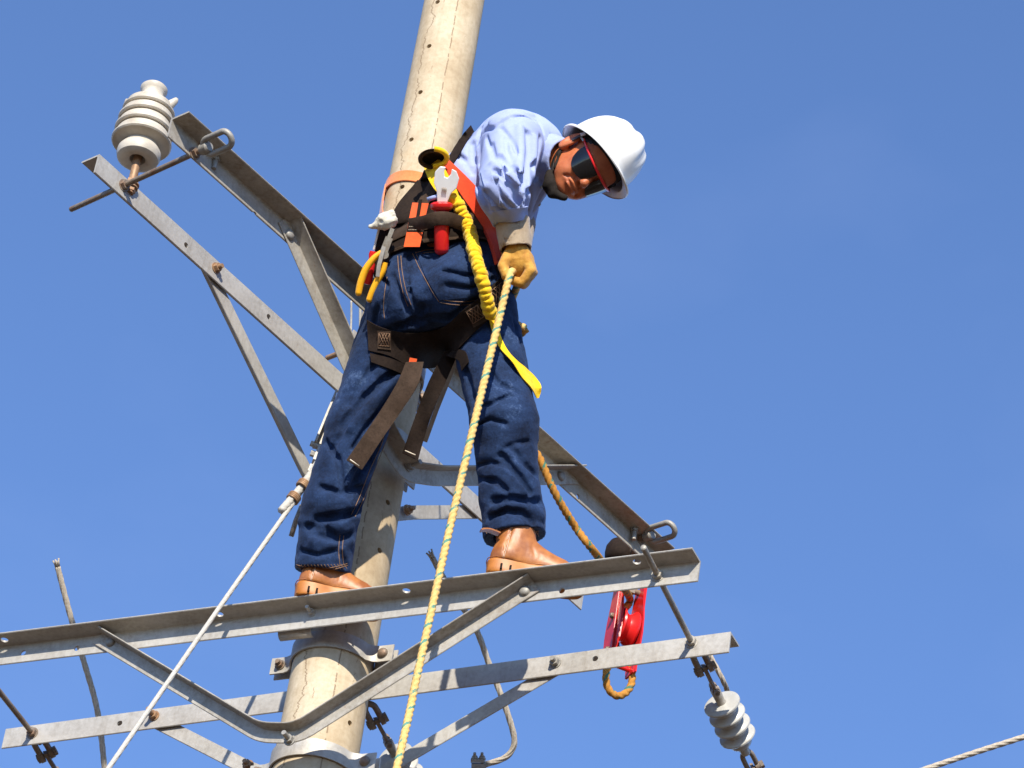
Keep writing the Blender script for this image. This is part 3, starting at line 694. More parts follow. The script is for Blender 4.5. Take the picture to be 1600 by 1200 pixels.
# ---------------------------------------------------------------- wires
rope('jumper_wire', [J(90, 886, -.30), J(108, 955, -.30), J(130, 1030, -.30), J(152, 1110, -.3), J(163, 1200, -.3), J(166, 1290, -.3)], .0095, 'alu', pitch=.11, strands=6, depth=.32, seg=30, fray=True, label='loose stranded wire with a frayed end, standing up behind the lower crossarms at far left', cat='wire')
rope('jumper_wire', [J(676, 872, .12), J(700, 915, .12), J(742, 980, .13), J(765, 1040, .13), J(788, 1100, .14), J(803, 1150, .14), J(800, 1172, .14), J(785, 1186, .14), J(752, 1196, .14)], .0095, 'alu', pitch=.11, strands=6, depth=.32, seg=30, fray=True, label='stranded wire curling down behind the lower crossarms to a clamp', cat='wire')
rope('line_conductor', [J(1380, 1224, -.2), J(1520, 1177, -.25), J(1640, 1138, -.3), J(1800, 1080, -.4), J(2600, 760, -1.5)], .0095, 'alu', pitch=.10, strands=5, depth=.38, seg=30, label='thick stranded conductor crossing the bottom right corner', cat='wire', step=.008)
a = Pf+T1*.10+np.array([.05, 0, .05])
rope('line_conductor', [J(1094, 1000, -.12), J(1110, 1026, -.12), J(1130, 1064, -.12), J(1140, 1090, -.2), J(1146, 1112, -.3)], .0085, 'alu', pitch=.11, strands=5, depth=.38, seg=30, label='stranded wire running beside the right hand strain insulator', cat='wire')
# clamp at the bottom edge
P = J(748, 1197, .15); mb = MB(); mb.add(*box_vf(P, RT*.022, UP*.008, FW*.016)); mb.add(*box_vf(P+UP*.016-RT*.004, RT*.020, UP*.005, FW*.014)); hexbolt(mb, P+UP*.02-RT*.012, unit(UP-FW*.5), .009, .008, .012, .005); hexbolt(mb, P+UP*.02+RT*.010, unit(UP-FW*.5), .009, .008, .012, .005)
tag(mb.build('wire_clamp', 'steel2', None, 'auto', origin=P), 'small bolted clamp on the end of the curling wire at the bottom edge', 'clamp')
# guy wire with preformed grip and link plates
G0 = J(492, 738, .30); root = empty('guy_wire', G0, 'pale guy wire with a wrapped grip, running to the lower left corner', 'guy wire')
pts = [J(492, 738, .30), J(460, 783, .38), J(400, 868, .56), J(330, 968, .75), J(170, 1200, 1.15), J(-200, 1736, 2.1)]
rope('cable', pts, .0075, 'guy', root, pitch=.1, strands=7, depth=.2, seg=21, smooth_n=30, step=.007)
gp = [J(498, 722, .29), J(484, 744, .32), J(466, 768, .36), J(439, 799, .42)]
rope('wrapped_grip', gp, .0130, 'guy', root, pitch=.05, strands=5, depth=.25, seg=24, fray=True)
for (x, y, t) in ((474, 758, .345), (459, 778, .375)):
    c_ = J(x, y, t); T = unit(gp[3]-gp[0]); mb = MB()
    for k in range(4):
        q = c_+T*(k*.0055-.008); A_ = unit(np.cross(T, [0, 0, 1])); B_ = np.cross(T, A_); an = np.linspace(0, 2*np.pi, 18, endpoint=False)
        v, f, _, _ = tube_vf([q+(A_*math.cos(b_)+B_*math.sin(b_))*.0175+T*.001*math.sin(b_) for b_ in an], .0035, 8, closed=True); mb.add(v, f)
    mb.build('seizing_wire', 'rust', root, True)
mb = MB(); a_, b_ = J(500, 698, .24), J(533, 618, .10); T = unit(b_-a_); S_ = unit(np.cross(T, FW)); O_ = np.cross(T, S_)
for s in (1, -1): mb.add(*box_vf((a_+b_)/2+S_*s*.018, T*np.linalg.norm(b_-a_)/2, S_*.003, O_*.020))
mb.add(*box_vf((a_+b_)/2+O_*(.018 if O_ @ FW > 0 else -.018), T*np.linalg.norm(b_-a_)/2*.98, S_*.016, O_*.003))
mb.add(*cyl_vf(a_-S_*.03, a_+S_*.03, .009, 12)); mb.build('link_channel', 'steel2', root, 'auto')
mb = MB(); q = J(497, 712, .27); mb.add(*box_vf(q, T*.028, S_*.010, O_*.014)); mb.add(*cyl_vf(q-S_*.024, q+S_*.024, .010, 6)); q = J(489, 735, .30); mb.add(*box_vf(q, T*.014, S_*.014, O_*.010)); mb.build('thimble_clevis', 'steel', root, 'auto')
# earth wire on the pole
rope('earth_wire', [J(549, 470, -.42), J(548, 520, -.40), J(541, 600, -.30), J(520, 690, -.12)], .0035, 'guy', pitch=.08, strands=5, depth=.2, seg=12, label='thinner pale wire left of the worker\'s left hip', cat='wire')
rope('earth_wire', [J(563, 478, -.40), J(561, 560, -.36), J(545, 640, -.2)], .005, 'guy', pitch=.08, strands=5, depth=.2, seg=12, label='thicker pale wire close against the worker\'s left hip', cat='wire')
P_ = J(470, 800, .1); v, f, _, _ = tube_vf([J(472, 790, .12), J(462, 815, .14), J(455, 838, .15)], .008, 12); o = link('ground_clamp_pin', v, f, 'rod', None, True); tag(o, 'short dark rusty pin just left of the worker\'s rear shin', 'pin')

# ---------------------------------------------------------------- red pulley
def pulley():
    nn = bgeo(2)[1]; C_ = at_plane(976, 982, nn, .10); root = empty('pulley_block', C_, 'red two-cheek pulley block hanging below the right end of the upper crossarms', 'pulley')
    ax = unit(np.array([.94, .30, 0])); dn = -Z3; fr = np.cross(ax, Z3); fr = fr if fr[1] < 0 else -fr
    for s in (1, -1):
        out = [(-.026, -.165), (.026, -.165), (.034, -.10), (.046, -.03), (.050, .03), (.046, .075), (.028, .12), (.022, .165), (-.022, .165), (-.028, .12), (-.046, .075), (-.050, .03), (-.046, -.03), (-.034, -.10)]
        a = C_+ax*s*.034; v = [a+fr*x*1.2+dn*y for x, y in out]+[a+ax*s*.007+fr*x*1.15+dn*y for x, y in out]; n = len(out)
        f = [list(range(n)), list(range(n, 2*n))[::-1]]+[[i, (i+1) % n, n+(i+1) % n, n+i] for i in range(n)]
        o = link('cheek_plate', v, f, 'redpaint', root, False); fix_normals(o)
        for yy in (-.03, .10, -.14): mb = MB(); hexbolt(mb, a+ax*s*.007+dn*(yy-.0)+fr*0, ax*s, .011, .008, .004); mb.build('bolt', 'redpaint' if s > 0 else 'rod', root, 'auto', origin=a+dn*yy)
        # raised rim strap
        v, f = ribbon_vf([a+ax*s*.008+dn*y+fr*.02 for y in (-.16, -.05, .05, .16)], [ax*s]*4, .016, .006); link('cheek_rib', v, f, 'redpaint', root, False)
    pr = [(.012, -.028), (.062, -.028), (.064, -.022), (.052, -.012), (.046, 0), (.052, .012), (.064, .022), (.062, .028), (.012, .028)]
    v, f = lathe_vf(pr, C_+dn*.0, ax, 44); link('sheave', v, f, 'redpl', root, 'auto')
    mb = MB(); mb.add(*cyl_vf(C_+dn*.145-ax*.045, C_+dn*.145+ax*.05, .009, 14)); mb.build('becket_pin', 'redpl', root, 'auto')
    mb = MB(); hk = C_-dn*.15; mb.add(*cyl_vf(hk-ax*.04, hk+ax*.04, .010, 14)); mb.add(*box_vf(hk-dn*.02, ax*.014, fr*.012, Z3*.035))
    cc = hk-dn*.105; pts = [cc+(fr*math.cos(t)+Z3*math.sin(t))*.052 for t in np.linspace(-1.5, 3.9, 26)]; v, f, _, _ = tube_vf(pts, np.concatenate([[.015]*18, np.linspace(.015, .006, 8)]), 14); mb.add(v, f); mb.build('hook', 'rod', root, 'auto')
    # black rubber guard on the hook swivel
    P = at_plane(968, 866, nn, .04); v, f = lathe_vf([(0, .055), (.018, .053), (.036, .042), (.046, .022), (.048, 0), (.046, -.02), (.038, -.035), (0, -.04)], P, Z3, 32); link('swivel_guard', v, f, 'web', root, True)
    # short rope loop through the becket
    lp = [C_+dn*.13-ax*.034+fr*.01, C_+dn*.19-ax*.047+fr*.012, C_+dn*.235-ax*.032, C_+dn*.255, C_+dn*.235+ax*.030, C_+dn*.19+ax*.048, C_+dn*.13+ax*.042]
    rope('becket_rope', lp, .0125, 'rope2', root, pitch=.07, step=.004)
    return C_, ax, dn, fr
PC = pulley()
# ================================================================ the worker (sculpted in the view frame: X right, Y up, Z towards the camera)
def pl(lst): return np.array([V(*p) for p in lst])
def crease(d, P, pts, r, k=.012):           # carve a soft groove along a polyline lying on the surface
    pts = np.asarray(pts)
    return local(d, P, pts, r+k+.01, lambda dd, q: smax(dd, -chain_d(q, pts, [r]*len(pts)), k))
def ridge(d, P, pts, r, k=.014):
    pts = np.asarray(pts)
    return local(d, P, pts, r+k+.01, lambda dd, q: smin(dd, chain_d(q, pts, [r]*len(pts)), k))
Lk, Lc = V(558, 668, .52), V(503, 884, .60); Rk, Rc = V(788, 660, .69), V(801, 822, .862)
def pelvis_d(P):
    d = seg_d(P, V(634, 474, .475), V(652, 418, .37), .108, .100)
    d = smin(d, seg_d(P, V(722, 458, .53), V(735, 418, .42), .112, .098), .05)
    d = smin(d, seg_d(P, V(655, 425, .34), V(725, 425, .36), .105, .105), .05)
    return smin(d, ell_d(P, V(684, 500, .40), (.10, .09, .09)), .04)
def legL(P):
    d = seg_d(P, V(628, 492, .39), Lk, .108, .084)
    d = smin(d, seg_d(P, Lk, V(517, 795, .60), .084, .084), .03)
    return smin(d, seg_d(P, V(517, 795, .60), V(502, 905, .65), .082, .080), .02)
def legR(P):
    d = seg_d(P, V(752, 487, .435), Rk, .106, .092)
    d = smin(d, seg_d(P, Rk, V(796, 770, .755), .092, .084), .03)
    d = smin(d, seg_d(P, V(796, 770, .755), V(805, 845, .815), .084, .088), .02)
    d = smin(d, ell_d(P, V(826, 800, .78), (.040, .036, .05)), .03); return d
def jeans_base(P):
    d = smin(pelvis_d(P), legL(P), .03); dr = legR(P); return smin(d, dr, .03)
JLO = V(430, 930, -.05)*0+np.array([-.74, -.64, .08]); 
jb = Field(jeans_base, (-.76, -.64, .10), (.16, .44, 1.04), .012)
def on(px, fld=None, lift=0.0):
    F_ = fld or jb; H = F_.hit(np.array(px, float)); ok = ~np.isnan(H[:, 0]); i = np.arange(len(H)); H = np.stack([np.interp(i, i[ok], H[ok, k]) for k in range(3)], 1)
    return H+F_.grad(H)*lift
GJ = [  # creases: pixels, radius, lift of the carving line above the surface
 ([(742, 640), (770, 630), (800, 617), (836, 606)], .010), ([(740, 668), (765, 655), (790, 662)], .006), ([(790, 700), (805, 692), (826, 690)], .006),
 ([(783, 712), (800, 733), (815, 750), (828, 768)], .015), ([(800, 700), (818, 722), (836, 742)], .010), ([(748, 748), (775, 752), (790, 766)], .012),
 ([(750, 794), (772, 783), (800, 779), (825, 784), (846, 784)], .016), ([(765, 808), (792, 797), (815, 801), (832, 816)], .012), ([(746, 728), (765, 722), (790, 728)], .008),
 ([(722, 560), (733, 600), (742, 640)], .014), ([(805, 505), (820, 540), (824, 580)], .010), ([(760, 575), (780, 600), (810, 612)], .011), ([(790, 560), (812, 585), (832, 596)], .009),
 ([(690, 424), (730, 433), (772, 424)], .012), ([(700, 446), (730, 450), (770, 436)], .010), ([(648, 505), (690, 498), (735, 476), (775, 452)], .018), ([(660, 480), (650, 500), (620, 510)], .014),
 ([(640, 400), (636, 430), (642, 465), (655, 492)], .008), ([(612, 430), (622, 455), (640, 490)], .012), ([(596, 420), (606, 450), (600, 490)], .009), ([(580, 450), (590, 480), (585, 505)], .010),
 ([(632, 566), (590, 603), (552, 640), (535, 665)], .015), ([(648, 590), (610, 625), (575, 668), (555, 700)], .014), ([(596, 552), (570, 590), (545, 630)], .012), ([(622, 640), (595, 680), (570, 730)], .011), ([(570, 620), (545, 655), (520, 700)], .010),
 ([(510, 690), (530, 720), (535, 760)], .010), ([(590, 700), (560, 740), (545, 775)], .012),
 ([(462, 800), (495, 812), (535, 806), (566, 792)], .018), ([(480, 823), (505, 824), (522, 838)], .013), ([(458, 838), (488, 832), (520, 843), (548, 836)], .013), ([(540, 838), (530, 858), (540, 884)], .010), ([(470, 860), (500, 868), (520, 860)], .008), ([(500, 760), (530, 770), (565, 762)], .010)]
RJ = [([(750, 806), (775, 795), (800, 790), (828, 795), (844, 806)], .016), ([(788, 722), (806, 745), (822, 766)], .012), ([(620, 590), (580, 630), (548, 668)], .013), ([(640, 608), (600, 648), (565, 692)], .012),
 ([(458, 850), (490, 846), (520, 852), (548, 848)], .012), ([(470, 815), (500, 815), (530, 822)], .012), ([(745, 655), (775, 643), (806, 640)], .008), ([(700, 436), (732, 442), (770, 431)], .010), ([(586, 600), (556, 636), (536, 668)], .010)]
GJ = [(on(p, None, -.001), r) for p, r in GJ]; RJ = [(on(p, None, -.003), r) for p, r in RJ]
def jeans_d(P):
    d = jeans_base(P)
    d = d-.0050*crumple(P*np.array([1, 1.3, 1]), 20, 3)-.0018*crumple(P*np.array([.8, 1.5, 1]), 50, 13)-.0007*crumple(P, 110, 9)
    for p, r in RJ: d = ridge(d, P, p, r)
    for p, r in GJ: d = crease(d, P, p, r*.85, .009)
    # open cuffs and waist
    for a, b, ra in ((V(517, 795, .60), V(502, 905, .65), .076), (V(796, 770, .755), V(805, 845, .815), .080)):
        d = local(d, P, np.array([a, b]), .14, lambda dd, q: smax(dd, -seg_d(q, a+(b-a)*.72, b+(b-a)*.4, ra-.020, ra-.014), .004))
    for c, a, w in ((V(503, 894, .645), V(502, 905, .65)-V(517, 795, .60), .16), (V(804, 839, .812), V(805, 845, .815)-V(796, 770, .755), .16)):
        n = unit(a); m = np.linalg.norm(P-c, axis=1) < w; d[m] = smax(d[m], ((P[m]-c) @ n), .004)
    return d
jF = Field(jeans_d, (-.76, -.64, .10), (.16, .46, 1.04), .0055)

# torso and right sleeve
def torso_d(P):
    d = seg_d(P, V(680, 405, .36), V(745, 295, .29), .130, .122)
    d = smin(d, seg_d(P, V(745, 295, .29), V(802, 237, .26), .122, .122), .04)
    d = smin(d, seg_d(P, V(802, 224, .36), V(806, 235, .12), .088, .080), .05)
    d = smin(d, seg_d(P, V(828, 250, .30), V(838, 232, .26), .086, .080), .05)
    return smin(d, seg_d(P, V(820, 270, .30), V(806, 336, .30), .088, .050), .04)
def sleeve_d(P):
    d = seg_d(P, V(802, 222, .40), V(786, 296, .60), .088, .074)
    d = smin(d, seg_d(P, V(786, 296, .60), V(797, 350, .545), .074, .050), .03); return d
def shirt_base(P): 
    return smin(torso_d(P), sleeve_d(P), .022)
sb = Field(shirt_base, (-.36, .28, -.05), (.18, .86, .80), .012)
GS = [([(752, 200), (744, 225), (741, 262), (750, 300), (764, 330)], .008), ([(760, 214), (774, 250), (800, 292), (820, 325)], .007), ([(840, 190), (850, 210), (852, 240), (840, 275)], .007), ([(783, 200), (800, 220), (812, 250), (815, 280)], .007),
 ([(868, 225), (860, 262), (850, 300)], .006), ([(775, 285), (782, 305), (800, 325)], .007), ([(826, 208), (828, 235), (824, 262), (818, 296)], .016), ([(820, 288), (802, 262), (780, 244)], .013), ([(818, 306), (797, 285), (772, 266)], .012), ([(822, 334), (803, 305), (785, 282)], .013),
 ([(756, 192), (768, 176), (790, 170)], .008), ([(776, 196), (800, 181), (834, 187)], .010), ([(838, 278), (826, 300), (822, 322)], .012), ([(737, 224), (738, 250), (745, 285), (757, 318)], .013), ([(712, 240), (728, 252), (738, 270)], .010),
 ([(746, 218), (755, 206), (770, 200)], .010), ([(845, 215), (842, 240), (832, 262)], .010), ([(862, 215), (858, 250), (846, 285)], .010), ([(760, 300), (775, 318), (790, 334)], .010), ([(790, 215), (792, 235), (800, 252)], .008), ([(768, 225), (772, 245), (790, 268)], .008), ([(852, 290), (842, 312), (834, 330)], .008)]
RS = [([(812, 200), (814, 235), (811, 270)], .014), ([(812, 300), (792, 272), (770, 255)], .011), ([(816, 322), (796, 295), (775, 276)], .010), ([(768, 190), (795, 176), (830, 180)], .011), ([(748, 235), (750, 262), (760, 292)], .012), ([(836, 215), (836, 245), (832, 275)], .010), ([(832, 285), (830, 305), (828, 325)], .009)]
GS = [(on(p, sb, -.001), r) for p, r in GS]; RS = [(on(p, sb, -.002), r) for p, r in RS]
cufA, cufB = V(794, 330, .565), V(798, 352, .54)
def shirt_d(P):
    d = shirt_base(P)-.0026*crumple(P*np.array([1.5, .7, 1]), 18, 21)-.0007*crumple(P*np.array([1.4, .8, 1]), 48, 27)
    for p, r in RS: d = ridge(d, P, p, r, .010)
    for p, r in GS: d = crease(d, P, p, r*.8, .009)
    m = np.linalg.norm(P-V(798, 350, .55), axis=1) < .13
    n = unit(cufB-cufA); d[m] = smax(d[m], np.where((P[m]@np.array([0, 0, 1.])) > .43, (P[m]-V(798, 349, .545)) @ n, -1), .004)
    d[m] = smax(d[m], -seg_d(P[m], V(790, 322, .58), V(803, 372, .53), .044, .046), .003)
    # neck opening
    m = np.linalg.norm(P-V(872, 252, .35), axis=1) < .12; d[m] = smax(d[m], -seg_d(P[m], V(862, 250, .32), V(905, 252, .42), .050, .062), .006)
    # waist end, tucked below the belt
    n = unit(V(672, 440, .40)-V(690, 330, .30)); return smax(d, (P-V(680, 393, .38)) @ n, .004)
sF = Field(shirt_d, (-.36, .24, -.05), (.18, .86, .80), .0052)
def hug_d(P): return smin(pelvis_d(P), torso_d(P), .03)
hF = Field(hug_d, (-.50, .05, -.05), (.20, .88, .75), .012)

FEET = {'L': (np.array([-.140, -.212, 8.0895]), unit([1, .13, 0])), 'R': (np.array([.382, -.497, 8.0895]), unit([1, .08, 0]))}
PERS = empty('person', (.12, -.36, 8.09), 'worker in white hard hat, blue shirt and jeans, leaning back on the crossarm and gripping a rope', 'person')
PERS['label'] = 'worker in white hard hat, blue shirt and jeans, gripping a yellow rope'
a_, b_ = jF.mesh(); vlink('jeans', a_, b_, 'denim', PERS); JEANS = bpy.data.objects[-1] if False else None
a_, b_ = sF.mesh(); vlink('shirt', a_, b_, 'shirt', PERS)

# ---- head frame
HO = V(921, 256, .38); HF, HE = unit([.10, -.42, .90]), None
HU = unit(np.array([.90, .42, .10])); HF = unit(HF-HU*(HF @ HU)); HE = np.cross(HU, HF)      # forward, left, up
def h2v(q): q = np.asarray(q, float)*1.05; return HO+q @ np.stack([HF, HE, HU])
def v2h(P): return (np.asarray(P)-HO) @ np.stack([HF, HE, HU]).T/1.05
NK = v2h(V(858, 250, .32)[None])[0]; NR = v2h(V(800, 235, .27)[None])[0]
def head_d(q):
    ay = q.copy(); ay[:, 1] = np.abs(ay[:, 1]); A = lambda *a: np.array(a)
    d = ell_d(q, A(-.012, 0, .035), (.098, .078, .085))
    d = smin(d, ell_d(q, A(.030, 0, -.020), (.062, .064, .080)), .03)
    d = smin(d, seg_d(ay, A(-.010, .050, -.055), A(.068, .016, -.088), .020, .017), .03)      # jaw
    d = smin(d, ell_d(q, A(.077, 0, -.090), (.018, .021, .016)), .014)                          # chin
    d = smin(d, ell_d(ay, A(.058, .040, -.026), (.024, .024, .020)), .018)                      # cheekbone
    d = smin(d, ell_d(ay, A(.055, .034, -.058), (.030, .024, .028)), .02)
    d = smin(d, seg_d(ay, A(.078, .010, .022), A(.062, .046, .020), .012, .011), .014)          # brow
    d = smax(d, -ell_d(ay, A(.094, .032, .002), (.015, .017, .012)), .010)                      # eye socket
    d = smin(d, ell_d(ay, A(.078, .031, .000), (.013, .014, .012)), .004)
    d = smin(d, seg_d(q, A(.086, 0, .006), A(.110, 0, -.030), .0075, .0125), .010)              # nose
    d = smin(d, ell_d(ay, A(.098, .0125, -.036), (.010, .008, .008)), .006)
    d = smax(d, -ell_d(ay, A(.104, .0065, -.0435), (.005, .0035, .004)), .003)
    d = smin(d, ell_d(q, A(.088, 0, -.062), (.014, .028, .016)), .012)
    d = smin(d, ell_d(q, A(.0985, 0, -.0595), (.008, .025, .0058)), .004)                       # lips
    d = smin(d, ell_d(q, A(.0965, 0, -.0725), (.008, .022, .0068)), .004)
    d = smax(d, -seg_d(ay, A(.112, 0, -.0655), A(.090, .030, -.0670), .0032, .0024), .004)
    d = smax(d, -seg_d(ay, A(.098, .020, -.046), A(.080, .036, -.070), .003, .002), .008)       # fold beside the mouth
    d = smax(d, -ell_d(q, A(.104, 0, -.083), (.009, .018, .005)), .010)
    # ears
    e = ell_d(ay, A(-.012, .084, -.018), (.026, .0095, .038)); e = smin(e, seg_d(ay, A(-.004, .079, -.038), A(-.002, .081, -.048), .010, .008), .006)
    e = smax(e, -ell_d(ay, A(-.008, .094, -.012), (.013, .010, .024)), .004); e = smin(e, ell_d(ay, A(.003, .083, -.018), (.005, .006, .008)), .004)
    d = smin(d, e, .006)
    d = smin(d, seg_d(q, A(-.028, 0, -.055), NK, .056, .060), .02)
    return d
bodyF = Field(lambda q: head_d(q), (-.13, -.11, -.20), (.14, .11, .13), .0030, .02)
hv, hf = bodyF.mesh()
# body under the clothes: continuous neck, trunk, arms and legs joined to the head
def under_d(P):
    d = seg_d(P, h2v([-.028, 0, -.07]), V(815, 245, .29), .055, .075); d = smin(d, torso_d(P)+.03, .03); d = smin(d, pelvis_d(P)+.03, .03)
    d = smin(d, legL(P)+.030, .02); d = smin(d, legR(P)+.034, .02); d = smin(d, seg_d(P, V(802, 224, .38), V(787, 297, .56), .050, .040), .03)
    d = smin(d, seg_d(P, V(787, 297, .56), V(803, 385, .565), .040, .030), .02)
    for a, b in ((V(502, 905, .65), V(508, 925, .66)), (V(805, 845, .815), V(808, 870, .81))): d = np.maximum(d, -(np.linalg.norm(P-b, axis=1)-.05))
    # left arm held down on the far side, its hand on the rope
    d = smin(d, chain_d(P, [V(806, 235, .12), V(812, 330, .22), V(806, 402, .46)], [.055, .040, .028]), .02)
    hd = head_d(v2h(P)); return smin(d, hd, .012)
allF = Field(under_d, (-.76, -.64, -.10), (.36, .95, 1.04), .011)
bv, bf = allF.mesh()
# keep the fine head and the coarse rest as one mesh: coarse faces inside the head box are dropped
q = v2h(bv); ins = np.all((q > (-.12, -.10, -.155)) & (q < (.13, .10, .12)), axis=1); keep = ~(ins[bf].all(1))
q2 = hv; kh = hv[:, 2] > -.185; hk = kh[hf].all(1)
body_v = np.concatenate([bv, h2v(hv)]); body_f = np.concatenate([bf[keep], hf[hk]+len(bv)])
vlink('body', body_v, body_f, 'skin', PERS)
hdF = bodyF
def hbuild(mb_or_v, name, mat, smooth='auto', f=None, parent=None):
    v = np.concatenate(mb_or_v.v) if f is None else mb_or_v; ff = mb_or_v.f if f is None else f
    return link(name, v2w(h2v(v)), ff, mat, parent or PERS, smooth)

# ---- hard hat (head frame, tilted back)
def helmet():
    al = math.atan(.44); c_, s_ = math.cos(al), math.sin(al)
    def tl(x, y, z): return (x*c_-z*s_-.004, y, x*s_+z*c_+.016)
    nph, nth = 96, 26; outer = []; inner = []
    for i in range(nph):
        ph = 2*np.pi*i/nph; cf, sf = math.cos(ph), math.sin(ph)
        rows = []
        peak = .050*max(0, cf)**3.0; lip = .021+peak*.85
        rows.append((lip, -.004-.012*max(0, cf)**4)); rows.append((lip-.001, .000-.012*max(0, cf)**4)); rows.append((lip*.5, .004-.004*max(0, cf)**4)); rows.append((.003, .008))
        for j in range(nth-4):
            t = (j+.4)/(nth-5)*np.pi/2; rows.append(('d', t))
        for (a, b) in rows:
            if a == 'd':
                ct, st = math.cos(b), math.sin(b); hr = max(ct, 0)**.72; x = .127*hr*cf; y = .107*hr*sf; z = .012+.128*st**.93
                k = .0075*math.exp(-(y/.016)**4)*min(1, st*2.2)*(1 if x > -.1 else .3)+.0060*math.exp(-((abs(y)-.050)/.010)**4)*min(1, st*2)*max(0, 1-st)**.5*1.6
                z += k; x *= 1+k*1.5; outer.append((x, y, z))
            else: outer.append(((.127+a)*cf, (.107+a*.8)*sf, b))
    m = nth-4+4; K = len(outer)//nph; v = [tl(*p) for p in outer]
    inn = []
    for i in range(nph):
        for j in range(K):
            x, y, z = outer[i*K+j]
            if j < 4: inn.append(tl(x*.985, y*.985, z-.003))
            else: inn.append(tl(x*.968, y*.968, z*.97-.001))
    f = []
    for i in range(nph):
        l = (i+1) % nph
        for j in range(K-1): f.append([i*K+j, l*K+j, l*K+j+1, i*K+j+1]); o = nph*K; f.append([o+i*K+j, o+i*K+j+1, o+l*K+j+1, o+l*K+j])
        f.append([i*K, nph*K+i*K, nph*K+l*K, l*K])
    f.append([i*K+K-1 for i in range(nph)]); f.append([nph*K+i*K+K-1 for i in range(nph)][::-1])
    o = hbuild(np.array(v+inn), 'hard_hat', 'helmet', 'auto', f); fix_normals(o)
    # headband and suspension
    mb = MB(); P = [tl(.098*math.cos(a), .083*math.sin(a), .004) for a in np.linspace(0, 2*np.pi, 49)[:-1]]
    P = np.array(P); vv = []; 
    for p_ in P: vv += [p_, p_+np.array([-s_, 0, c_])*.030, (p_+np.array([-s_, 0, c_])*.030)*np.array([1.02, 1.02, 1]), p_*np.array([1.02, 1.02, 1])]
    n = len(P); ff = [[i*4+k, ((i+1) % n)*4+k, ((i+1) % n)*4+(k+1) % 4, i*4+(k+1) % 4] for i in range(n) for k in range(4)]
    mb.add(vv, ff); hbuild(mb, 'headband', 'black', 'auto', parent=o) if False else hbuild(mb, 'headband', 'black', 'auto')
    return tl
TL = helmet()
def hair_d(q):
    d = ell_d(q, np.array([-.016, 0, .036]), (.101, .0815, .090)); cut = q[:, 2]-(.44*q[:, 0]+.018) ; side = -(q[:, 2]+.050)
    keep = np.maximum(-(q[:, 2]+.045+.0), q[:, 0]-.045-.35*(q[:, 2]-.02)); d2 = np.maximum(d, keep); d2 = smax(d2, -(ell_d(np.stack([q[:, 0], np.abs(q[:, 1]), q[:, 2]], 1), np.array([-.010, .086, -.012]), (.026, .020, .036))), .006)
    return d2-.0012*wnoise(q, 260, 8)
hr = Field(hair_d, (-.14, -.11, -.09), (.14, .11, .14), .004, .02); a_, b_ = hr.mesh(); link('hair', v2w(h2v(a_)), b_, 'hair', PERS)
# ---- safety glasses
def glasses():
    A_, B_ = .1230, .0870
    X_ = lambda ph: np.array([A_*math.cos(ph)-.006, B_*math.sin(ph)])
    for s in (1, -1):
        U_ = np.linspace(R(5), R(62), 22); v = []; fr = []
        for k, a in enumerate(U_):
            t = k/21; x, y = X_(a); zt = .017+.001*t; zb = float(np.interp(t, [0, .05, .14, .3, .5, .72, .88, 1], [-.010, -.024, -.035, -.042, -.044, -.040, -.029, -.010]))
            fw_ = np.array([math.cos(a), math.sin(a)])
            for j in range(7):
                z = zt+(zb-zt)*j/6; bl = -.006*(j/6)**1.5; v.append((x+fw_[0]*bl, (y+fw_[1]*bl)*s, z))
        n = len(v); v2 = [(p[0]-.0018, p[1]*.985, p[2]) for p in v]; f = []
        for i in range(21):
            for j in range(6): q = [i*7+j, i*7+j+1, (i+1)*7+j+1, (i+1)*7+j]; f += [q, [n+a for a in q[::-1]]]
        bd = [i*7 for i in range(22)]+[21*7+j for j in range(1, 7)]+[i*7+6 for i in range(20, -1, -1)]+[j for j in range(5, 0, -1)]
        for i in range(len(bd)): a, b = bd[i], bd[(i+1) % len(bd)]; f.append([a, b, n+b, n+a])
        o = hbuild(np.array(v+v2), 'lens', 'lens', 'auto', f, parent=GL); fix_normals(o)
        ap = [np.array([*X_(a), .018]) for a in np.linspace(R(56), R(76), 5)]+[np.array([.036, .0835, .016]), np.array([.022, .085, .015])]
        ap = np.array(ap); ap[:, 1] *= s; vv, ff, _, _ = tube_vf(catmull(ap, 5), .0030, 10, up=[0, 0, 1], flat=1.0); vv2 = vv.copy()
        hbuild(MB().add(vv, ff), 'temple_arm', 'redpl', 'auto', parent=GL)
        tip = np.array([ap[-2], ap[-1], [-.020, .086*s, .008]]); vv, ff, _, _ = tube_vf(catmull(tip, 5), .0034, 10); hbuild(MB().add(vv, ff), 'arm_tip', 'white_porc', 'auto', parent=GL)
    br = np.array([[*X_(a), .018] for a in np.linspace(-R(60), R(60), 40)]); vv, ff, _, _ = tube_vf(br, .0040, 10, up=[0, 0, 1]); hbuild(MB().add(vv, ff), 'brow_bar', 'redpl', 'auto', parent=GL)
GL = bpy.data.objects.new('safety_glasses', None); COL.objects.link(GL); GL.parent = PERS; ORG[GL] = v2w(HO); GL.location = (v2w(HO)-ORG[PERS]).tolist(); GL.empty_display_size = .05
glasses()
